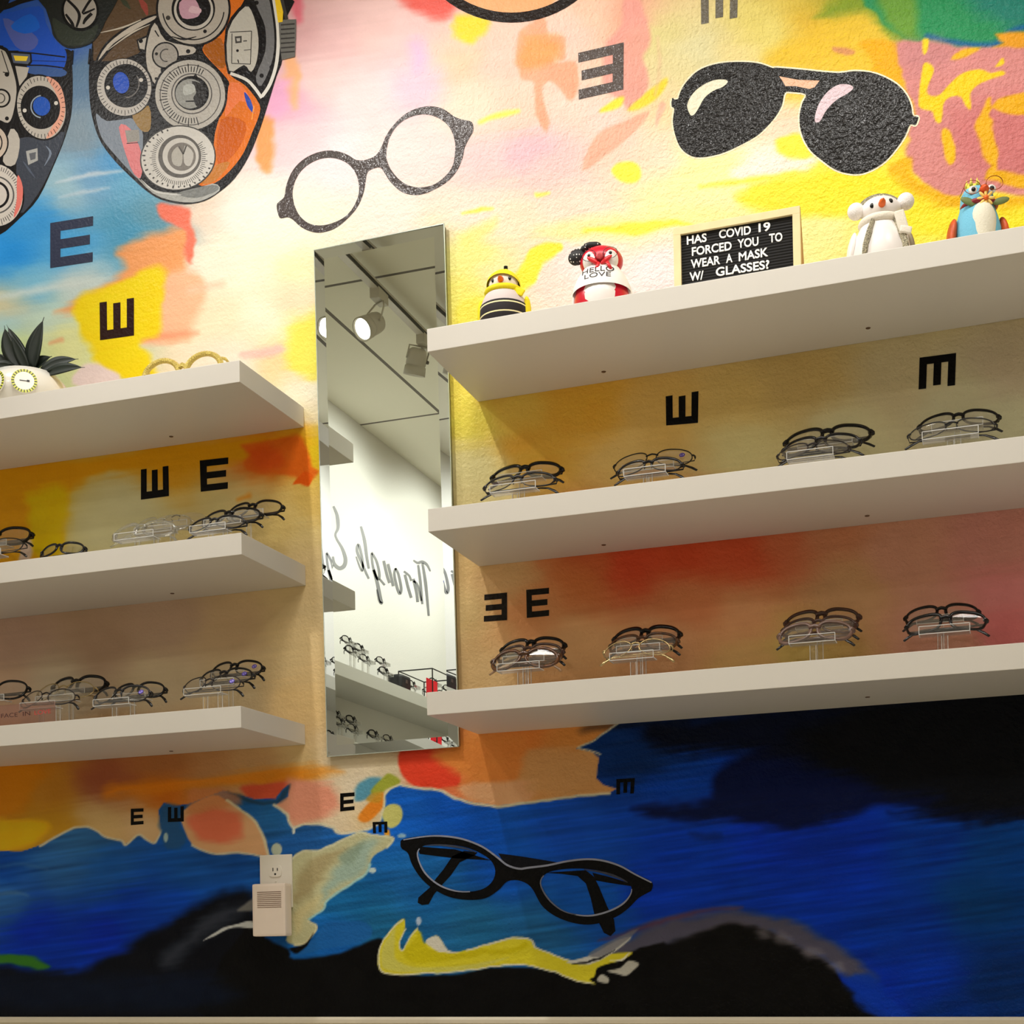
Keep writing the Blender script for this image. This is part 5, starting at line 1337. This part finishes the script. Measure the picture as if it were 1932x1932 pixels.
for a in (('HAS', 248, 562, 506, 520), ('COVID', 668, 482, 1082, 424), ('19', 1182, 398, 1335, 376), ('FORCED', 314, 708, 832, 628), ('YOU', 908, 606, 1182, 570), ('TO', 1320, 535, 1492, 512),
          ('WEAR', 300, 870, 682, 812), ('A', 758, 800, 842, 786), ('MASK', 924, 778, 1306, 708), ('W/', 284, 1036, 466, 1010), ('GLASSES?', 626, 974, 1322, 870)):
    word(*a)
bm = bmesh.new()
for sx_ in (1,):
    v = [bm.verts.new(p_) for p_ in ((ww / 2 + fw - .006, .006, hb + fw * .9), (ww / 2 + fw - .006, .006, .001), (ww / 2 + fw - .006, .070, .001), (ww / 2 + fw + .0, .006, hb + fw * .9), (ww / 2 + fw + .0, .006, .001), (ww / 2 + fw + .0, .070, .001))]
    bm.faces.new(v[:3]); bm.faces.new(v[3:][::-1])
    for i in range(3): bm.faces.new((v[i], v[(i + 1) % 3], v[3 + (i + 1) % 3], v[3 + i]))
obj('easel_leg', bm, mat('tan_cardboard', (190, 140, 92), .7), t)

# ------------------------------------------------------------------ potted plant
yp = -.17
x, z, W, Ht = frame_of(-18, 117, 690, yp, 'L1')
t = thing('potted_plant', 'dark leaved plant in a round white pot with two dial faces', 'plant', (x, yp, z))
R = W / 2; hp = Ht - .032
bm = bmesh.new(); lathe(bm, [(R * .55, 0), (R * .82, hp * .16), (R * .98, hp * .42), (R * 1.0, hp * .55), (R * .92, hp * .8), (R * .76, hp), (R * .72, hp), (R * .86, hp * .8), (R * .5, hp * .7)], seg=40); pot = obj('pot', bm, mat('white_ceramic', (240, 236, 224), .2), t, True)
bm = bmesh.new(); lathe(bm, [(.001, hp * .9), (R * .76, hp * .88)], seg=24, cap=False); obj('soil', bm, mat('soil', (46, 36, 28), .95, noise=.5, bscale=200), t)
for px_, label_, face in ((47, 'dial', 0), (6, 'dial', 1)):
    a = -math.radians(55) if face == 0 else -math.radians(96)
    dr = Vector((math.cos(a), math.sin(a), .12)).normalized(); cz_ = hp * .56
    Rm = dr.to_track_quat('Z', 'X').to_matrix(); c_ = Vector((dr.x * R * .965, dr.y * R * .965, cz_))
    up_ = Vector((0, 0, 1)); rt_ = up_.cross(dr).normalized() if False else Vector((-dr.y, dr.x, 0)).normalized(); up_ = dr.cross(rt_).normalized()
    dR = R * .29
    bm = bmesh.new(); lathe(bm, [(dR * .98, 0), (dR * .98, .0035), (dR * .7, .004)], c_, 32, rot=Rm); dl = obj('dial', bm, mat('dial_white', (246, 244, 238), .25), pot, False)
    bm = bmesh.new()
    for k in range(24):
        b_ = k * 2 * math.pi / 24; q_ = c_ + dr * .0042 + (rt_ * math.cos(b_) + up_ * math.sin(b_)) * dR * .86
        Rk = Matrix((rt_, up_, dr)).transposed() @ Matrix.Rotation(b_, 3, 'Z'); box(bm, q_, (dR * .2, dR * .07, .0006), Rk)
    Rk = Matrix((rt_, up_, dr)).transposed() @ Matrix.Rotation(-.05, 3, 'Z'); box(bm, c_ + dr * .0046, (dR * .7, dR * .06, .0006), Rk); box(bm, c_ + dr * .0046 + rt_ * dR * .3, (dR * .2, dR * .16, .0006), Rk)
    obj('dial_marks', bm, mat('dial_black', (24, 24, 20), .4), dl)
    bm = bmesh.new()
    torus(bm, c_ + dr * .0030, dR * .86, dR * .12, rot=Matrix((rt_, up_, dr)).transposed(), seg=32, rs=6)
    for v in bm.verts:
        k = (v.co - c_).dot(dr); v.co -= dr * (k - .0039 - max(0, k - .003) * .05)
    obj('dial_ring', bm, mat('lime_ring', (218, 222, 92), .4), dl)
M_leaf = mat('dark_leaf', (9, 26, 13), .5, noise=.3, bscale=30)
def leaf(b, tip, wd, bend=(0, 0, 0)):
    b, tip, bend = Vector(b), Vector(tip), Vector(bend)
    bm = bmesh.new(); rows = []; N = 12
    ax = (tip - b).normalized(); side = ax.cross(Vector((.1, -1, .15))).normalized(); nr = side.cross(ax).normalized()
    for i in range(N + 1):
        k = i / N; c = b.lerp(tip, k) + bend * math.sin(k * math.pi)
        w_ = 1.75 * wd * max(.02, math.sin(min(1, k * .95 + .12) * math.pi) ** .8) * (1 - .25 * k)
        rows.append([bm.verts.new(c + side * w_ * o + nr * (abs(o) * w_ * .35 + h)) for o, h in ((-.5, 0), (-.25, 0), (0, 0), (.25, 0), (.5, 0), (.25, -.0014), (0, -.0018), (-.25, -.0014))])
    for A, B in zip(rows, rows[1:]):
        for j in range(8): bm.faces.new((A[j], A[(j + 1) % 8], B[(j + 1) % 8], B[j]))
    bm.faces.new(rows[0]); bm.faces.new(rows[-1][::-1])
    obj('leaf', bm, M_leaf, t, True)
Lp = lambda px_, py_, dy=0.0: (lambda q: (q.x - x, q.y - yp, q.z - z))(P(px_, py_, yp + dy))
leaf(Lp(60, 697), Lp(83, 598), .030, (-.004, 0, 0)); leaf(Lp(42, 697), Lp(8, 614, -.01), .028, (-.010, 0, 0)); leaf(Lp(52, 699, -.01), Lp(20, 630, -.03), .018)
leaf(Lp(56, 694, .01), Lp(12, 612, .03), .02); leaf(Lp(20, 697, 0), Lp(-6, 665, -.01), .018); leaf(Lp(60, 700), Lp(98, 672, .02), .02, (0, 0, .006)); leaf(Lp(78, 700, -.02), Lp(148, 677, .0), .020, (0, 0, .006)); leaf(Lp(86, 706, -.02), Lp(160, 693, -.02), .019, (0, 0, .005)); leaf(Lp(45, 700), Lp(60, 645, .03), .02); leaf(Lp(34, 702), Lp(-20, 690, -.03), .02, (0, 0, .006))

# ------------------------------------------------------------------ big gold party glasses
yg = -.20
a, b = P(267, 690, yg), P(418, 668, yg)
x = (a.x + b.x) / 2; W = b.x - a.x; z = top_z('L1', x)
t = thing('party_glasses', 'oversized gold glitter glasses beside the potted plant', 'party glasses', (x, yg, z), (math.radians(-6), 0, 0))
M_gold = mat('gold_glitter', (244, 216, 120), .3, .5, bump=1.0, bscale=500, noise=.35)
hz = P(345, 668, yg).z - z
bm = bmesh.new(); r_ = min(W * .215, (hz - .014) / 2)
for s_ in (-1, 1):
    torus(bm, (s_ * W * .262, 0, hz - r_ - .004), r_, .0062, W * .215 / r_, 1.0, Matrix.Rotation(HALF, 3, 'X'), 36, 8)
    for k in range(22):
        a_ = math.pi * (k + .5) / 22; ball(bm, (s_ * W * .262 + math.cos(a_) * W * .215, -.003, hz - r_ - .004 + math.sin(a_) * r_), .0056, seg=8)
tube(bm, [(-W * .06, 0, hz - r_ * .8), (0, -.001, hz - r_ * .62), (W * .06, 0, hz - r_ * .8)], .0065, 10)
obj('frame_front', bm, M_gold, t, True)
for s_ in (-1, 1):
    bm = bmesh.new(); tube(bm, [(s_ * W * .48, .002, hz - r_ * .55), (s_ * W * .50, .012, hz - r_ * .5), (s_ * W * .47, .07, hz - r_ * .55), (s_ * W * .44, .11, hz - r_ * .9)], [.004, .0045, .0038, .003], 8, .5); obj('temple', bm, M_gold, t, True)

# ------------------------------------------------------------------ small sign on the lowest plant-side shelf
ys = -.292
a, b = P(-70, 1372, ys), P(104, 1338, ys)
x = (a.x + b.x) / 2; z = top_z('L3', x)
t = thing('counter_sign', 'small clear sign reading FACE IN LOVE among the risers', 'sign', (x, ys, z))
hS = P(60, 1327, ys).z - z
bm = bmesh.new(); box(bm, (0, 0, hS / 2 + .0005), (b.x - a.x, .003, hS)); pl = obj('sign_panel', bm, clear_mat('pink_acrylic', (.86, .70, .66), .4, .1, .08), t)
def put_text(s_, x0p, y0p, x1p, y1p, hgt, m):
    vs, fs = text_mesh(s_); wm = vs[:, 0].max(); A, B = P(x0p, y0p, ys), P(x1p, y1p, ys)
    bm = bmesh.new(); L = [bm.verts.new((A.x + (B.x - A.x) * vx / wm - x, -.0019, A.z + (B.z - A.z) * vx / wm - z + vz / .72 * hgt)) for vx, vz in vs]
    for f in fs:
        try: bm.faces.new([L[i] for i in f])
        except ValueError: pass
    obj('lettering', bm, m, pl)
M_ink = mat('dark_ink', (70, 34, 34), .6); M_redink = mat('red_ink', (200, 60, 60), .6)
put_text('FACE', 3, 1355, 34, 1352, .0105, M_ink); put_text('IN', 44, 1351, 58, 1349.5, .0105, M_ink); put_text('LOVE', 66, 1349, 97, 1345.5, .0105, M_redink)

# proportions as the low viewpoint shows them: heads sit high over tall bodies
for o, (old, new) in zip([o for o in bpy.data.objects if o.get('category') == 'figurine'], (
        ((0, 2.95, 5.25, 7, 10), (0, 3.9, 5.7, 7.2, 10)), ((0, 2.5, 4.75, 5.9, 7.2, 10), (0, 3.5, 5.6, 6.6, 7.7, 10.1)),
        ((0, 3, 5.45, 7.3, 10), (0, 3.8, 6.3, 7.9, 10.2)), ((0, 2.4, 5.9, 7.7, 10), (0, 3.6, 6.6, 8.1, 10)))):
    u = o['unit']
    for ch in o.children_recursive:
        co = np.array([v.co[:] for v in ch.data.vertices]); z = co[:, 2] / u
        if ch.name.split('.')[0] in ('eye', 'pupil', 'beak', 'flower', 'flower_heart', 'ear_muff', 'spectacles', 'wire_spectacles', 'neck_ribbon', 'collar_leaf', 'crown', 'hood_tip'):
            m_ = (z.min() + z.max()) / 2; z = z + np.interp(m_, old, new) - m_
        else: z = np.interp(z, old, new)
        for v, k in zip(ch.data.vertices, z): v.co.z = k * u
    del o['unit']

# nothing sinks into the shelf it stands on
for o in list(bpy.data.objects):
    if o.get('category') in ('figurine', 'plant', 'party glasses'):
        for ch in o.children_recursive:
            if ch.type == 'MESH':
                for v in ch.data.vertices:
                    if v.co.z < .0004: v.co.z = .0004
# ------------------------------------------------------------------ the part of the shop the mirror shows
# track with its lamp heads
bm = bmesh.new()
tz = 2.985 + CZ
box(bm, (TRACK_X, -3.7, tz + .012), (.036, 6.2, .034))
t = thing('ceiling_track', 'long white lamp track under the ceiling, seen in the mirror', 'lamp track', (0, 0, 0))
obj('rail', bm, mat('track_white', (206, 200, 190), .4), t)
bm = bmesh.new(); box(bm, (TRACK_X + .019, -3.7, tz + .006), (.004, 6.2, .016)); obj('conductor_slot', bm, M_dark, t)
bm = bmesh.new(); box(bm, (-.6, -1.225, tz + .012), (3.4, .036, .034))
t = thing('ceiling_track', 'white lamp track running along the painted wall', 'lamp track', (0, 0, 0)); obj('rail', bm, mat('track_white', (206, 200, 190), .4), t)
M_can = mat('lamp_white', (200, 194, 180), .4)
HL_LAB = ['white track lamp nearest the mural, aimed at the penguin shelf', 'white track lamp aimed at the sea of the mural', 'white track lamp above the penguin shelf', 'lit white track lamp facing the mirror', 'white track lamp turned away, seen beside the lit one', 'white track lamp further along, aimed at the white side wall', 'white track lamp at the far end, aimed at the white side wall']
for k, (pos, aim, watt, cone, colr) in enumerate(HEADS):
    pos, aim = Vector(pos), Vector(aim); d = (aim - pos).normalized()
    tx = TRACK_X if k not in (1, 2) else pos.x
    t = thing('track_lamp', HL_LAB[k], 'track lamp', pos, (0, 0, 0), 'track lamps')
    Rm = d.to_track_quat('Z', 'Y').to_matrix()
    bm = bmesh.new(); lathe(bm, [(.030, -.13), (.044, -.118), (.048, -.10), (.050, -.052), (.0475, -.050), (.0475, -.046), (.052, -.044), (.055, -.002), (.050, -.002), (.046, -.012)], (0, 0, 0), 30, rot=Rm); obj('lamp_head', bm, M_can, t, True)
    bm = bmesh.new(); lathe(bm, [(.047, -.0125), (.047, -.011)], (0, 0, 0), 26, rot=Rm); obj('lamp_face', bm, mat('lit_lamp_face', (255, 248, 235), .5, emit=9 if k != 4 else 2), t)
    dz = tz - pos.z; back = -d * .075
    side = Vector((-d.y, d.x, 0)); side = side.normalized() if side.length > .01 else Vector((1, 0, 0))
    topx = tx - pos.x
    bm = bmesh.new()
    top = Vector((topx, back.y, dz - .05))
    for s_ in (-1, 1): tube(bm, [back + side * .056 * s_, back + side * .058 * s_ + Vector((topx * .3, 0, max(.04, dz * .35))), top + side * .03 * s_], .004, 6)
    tube(bm, [top + side * .03, top - side * .03], .004, 6)
    obj('yoke', bm, M_can, t, True)
    bm = bmesh.new(); box(bm, (topx, back.y, dz - .022), (.045, .11, .05), bev=.004); obj('adapter', bm, M_can, t)
    bm = bmesh.new(); lathe(bm, [(.009, 0), (.009, .012)], back + side * .056, 10, rot=side.to_track_quat('Z', 'Y').to_matrix()); obj('knob', bm, mat('grey_knob', (96, 90, 84), .5), t)
    L = bpy.data.lights.new('lamp_beam', 'SPOT'); L.energy = watt; L.color = colr; L.spot_size = math.radians(cone); L.spot_blend = .55; L.shadow_soft_size = .03
    lo = bpy.data.objects.new('lamp_beam', L); lo.location = d * .004; lo.rotation_euler = (-d).to_track_quat('Z', 'Y').to_euler(); link(lo, t)
for k, (x, y, watt) in enumerate(FILL_PANELS):  # fill panels added for their light, outside what the mirror shows
    t = thing('fill_panel', ['added square fill panel nearest the lamp tracks', 'added square fill panel over the shop middle', 'added square fill panel far from the mural'][k], 'fill light', (x, y, H), (0, 0, 0), 'added fill light panels')
    bm = bmesh.new()
    for c_, s_ in (((.31, 0, -.01), (.03, .65, .02)), ((-.31, 0, -.01), (.03, .65, .02)), ((0, .31, -.01), (.65, .03, .02)), ((0, -.31, -.01), (.65, .03, .02))): box(bm, c_, s_)
    obj('frame', bm, M_can, t)
    bm = bmesh.new(); box(bm, (0, 0, -.006), (.59, .59, .008)); obj('diffuser', bm, mat('fill_diffuser', (255, 248, 238), .6, emit=2.5), t)
    L = bpy.data.lights.new('fill_light', 'AREA'); L.shape = 'SQUARE'; L.size = .58; L.energy = watt; L.color = (1, .965, .91)
    lo = bpy.data.objects.new('fill_light', L); lo.location = (0, 0, -.022); link(lo, t)

# white side wall: flowing dark handwriting
XW = -3.579
bm = bmesh.new()
M_script = mat('grey_vinyl_script', (128, 128, 130), .5)
def pen(s, wpx, sm=5):
    pl = catmull(nums(s), False, sm); wpx = wpx if isinstance(wpx, (list, tuple)) else [wpx, wpx]
    wpx = [v * 1.35 for v in wpx]; rb = ribbon(pl, wpx); n = len(pl)
    A = [bm.verts.new(MP(u, v, XW)) for u, v in rb[:n]]; B = [bm.verts.new(MP(u, v, XW)) for u, v in rb[n:][::-1]]
    for i in range(n - 1):
        try: bm.faces.new((A[i], A[i + 1], B[i + 1], B[i]))
        except ValueError: pass
pen('629,955 636,972 638,995 633,1008 636,1018 646,1035 652,1055 649,1068 640,1072 631,1064 628,1050', [3, 5, 3, 3, 5, 6, 5, 3])
pen('629,1066 622,1078', [3, 2])
pen('681,993 688,1020 692,1050 696,1073', [3, 4.5, 4, 3]); pen('672,1050 680,1072 684,1076 684,1056 677,1028 674,1040 686,1070 696,1092', [2, 3, 4, 3])
pen('701,1042 711,1060 716,1085 712,1092 704,1070 701,1044', [3, 4, 3]); pen('705,1075 712,1100 718,1130 720,1138 715,1132 711,1112', [4, 5, 5, 3, 2])
pen('724,1058 730,1084 735,1100', 4); pen('732,1064 739,1092 742,1106', 4); pen('716,1092 726,1104', 3)
pen('746,1072 752,1084 757,1110 754,1120 748,1104 744,1082 747,1072', [3, 4, 4, 3])
pen('764,1084 770,1108 776,1128', 4); pen('762,1078 772,1086 776,1096', 3)
pen('780,1092 786,1118 788,1136', 4); pen('789,1066 793,1096 797,1140', [3, 4, 3]); pen('780,1096 788,1104 795,1134', 3)
pen('797,1062 803,1100 809,1162', [3, 4.5, 3]); pen('780,1057 788,1062 797,1060 806,1066 812,1078', [2, 4, 4, 2])
me_obj = obj('wall_lettering', bm, M_script, bpy.data.objects['wall_left'], label='grey handwritten wall lettering')
for p_ in me_obj.data.polygons: pass
bm = bmesh.new()
pen('840,1045 846,1056 850,1074 848,1092 842,1076', [3, 5, 4]); pen('838,1095 846,1120 851,1135', [3, 5, 3])
obj('wall_lettering', bm, mat('blue_vinyl_script', (52, 66, 176), .5), bpy.data.objects['wall_left'], label='blue handwritten wall lettering')

# shelves along the white side wall
SW = 'white display shelves on the side wall'
def side_shelf(zt, y0_, y1_, dep, label):
    t = thing('floating_shelf', label, 'shelf', (-3.58, (y0_ + y1_) / 2, zt), (0, 0, 0), SW)
    bm = bmesh.new(); box(bm, (dep / 2 + .0008, 0, -.035), (dep, abs(y1_ - y0_), .07), bev=.0015); obj('board', bm, mat('side_shelf_white', (206, 204, 196), .45), t)
    return zt
zS1 = side_shelf(1.468 + CZ, -2.6, -7.2, .30, 'long white side-wall shelf seen in the mirror')
zS2 = side_shelf(1.075 + CZ, -2.6, -7.2, .30, 'lower long white side-wall shelf at the foot of the mirror')
ORD = ['first', 'second', 'third', 'fourth', 'fifth', 'sixth', 'seventh', 'eighth', 'ninth', 'tenth', 'eleventh', 'twelfth']
def side_glasses(n, y, z, dx, look, kw, which):
    glasses('%s, %s from the mural on the %s side-wall shelf' % (look, ORD[n], which), (-3.43 + dx, y, z), .136, lean=18, yaw=90, group='eyeglasses on the side-wall shelves', **kw)
    riser('riser of the %s pair from the mural, %s side-wall shelf' % (ORD[n], which), -3.425 + dx, y, zS1 if which == 'upper' else zS2, z - .026, .09).rotation_euler = (0, 0, HALF)
for n, (y, dz, dx, look, kw) in enumerate([(-4.02, .15, .03, 'black eyeglasses', A_(style='thick', asp=.7)), (-4.12, .23, -.04, 'dark eyeglasses', A_(style='full', asp=.7)), (-4.22, .14, .02, 'dark eyeglasses', A_(style='full', asp=.72)), (-4.30, .22, -.05, 'black eyeglasses', A_(style='thick', asp=.7)),
        (-4.46, .11, .03, 'black eyeglasses', A_(style='thick', asp=.7)), (-4.6, .20, -.05, 'dark eyeglasses', A_(style='full', asp=.72)), (-4.86, .10, .03, 'dark eyeglasses', A_(style='full', asp=.72)), (-5.12, .10, .03, 'dark eyeglasses', A_(style='semi', fr='dark', asp=.7)), (-5.31, .11, .04, 'dark eyeglasses', A_(style='full', asp=.72)), (-5.36, .20, -.03, 'black eyeglasses', A_(style='thick', asp=.7)), (-5.52, .11, .03, 'black eyeglasses', A_(style='thick', asp=.7)), (-5.62, .20, -.04, 'dark eyeglasses', A_(style='full', asp=.7))]):
    side_glasses(n, y, zS1 + dz, dx, look, kw, 'upper')
for n, (y, dz, dx, look, kw) in enumerate([(-3.86, .13, .03, 'black eyeglasses', A_(style='thick', asp=.7)), (-3.96, .19, -.04, 'dark eyeglasses', A_(style='full', asp=.7)), (-4.05, .12, .02, 'dark eyeglasses', A_(style='full', asp=.72)), (-4.18, .19, -.05, 'black eyeglasses', A_(style='thick', asp=.7)), (-4.3, .12, .03, 'black eyeglasses', A_(style='thick', asp=.7)), (-4.5, .12, .03, 'dark eyeglasses', A_(style='full', asp=.7))]):
    side_glasses(n, y, zS2 + dz, dx, look, kw, 'lower')
t = thing('glasses_case', 'black glasses case standing among the side-wall eyeglasses', 'case', (-3.42, -4.68, zS1))
bm = bmesh.new(); box(bm, (0, 0, .062), (.09, .15, .12), bev=.02); obj('case_body', bm, mat('black_leather', (22, 20, 24), .45, bump=.3, bscale=200), t, True)
bm = bmesh.new(); box(bm, (.046, 0, .085), (.004, .03, .02), bev=.001); obj('clasp', bm, mat('steel_clasp', (150, 150, 155), .3, 1), t)
t = thing('price_card', 'red card standing on the side-wall shelf inside a wire rack', 'card', (-3.315, -4.93, zS1))
bm = bmesh.new(); box(bm, (0, 0, .066), (.003, .17, .13)); box(bm, (.006, .03, .02), (.02, .05, .003)); obj('card', bm, mat('red_card', (226, 26, 44), .5), t)
t = thing('wire_rack', 'black wire rack around the red card on the side-wall shelf', 'rack', (-3.40, -5.08, zS1))
bm = bmesh.new(); c8 = [(sx_ * .11, sy_ * .2) for sx_, sy_ in ((-1, -1), (1, -1), (1, 1), (-1, 1))]
for k in range(4):
    a, b = c8[k], c8[(k + 1) % 4]; tube(bm, [(a[0], a[1], .19), (b[0], b[1], .19)], .004, 6); tube(bm, [(a[0], a[1], .004), (a[0], a[1], .19)], .004, 6)
obj('wire_frame', bm, M_dark, t)
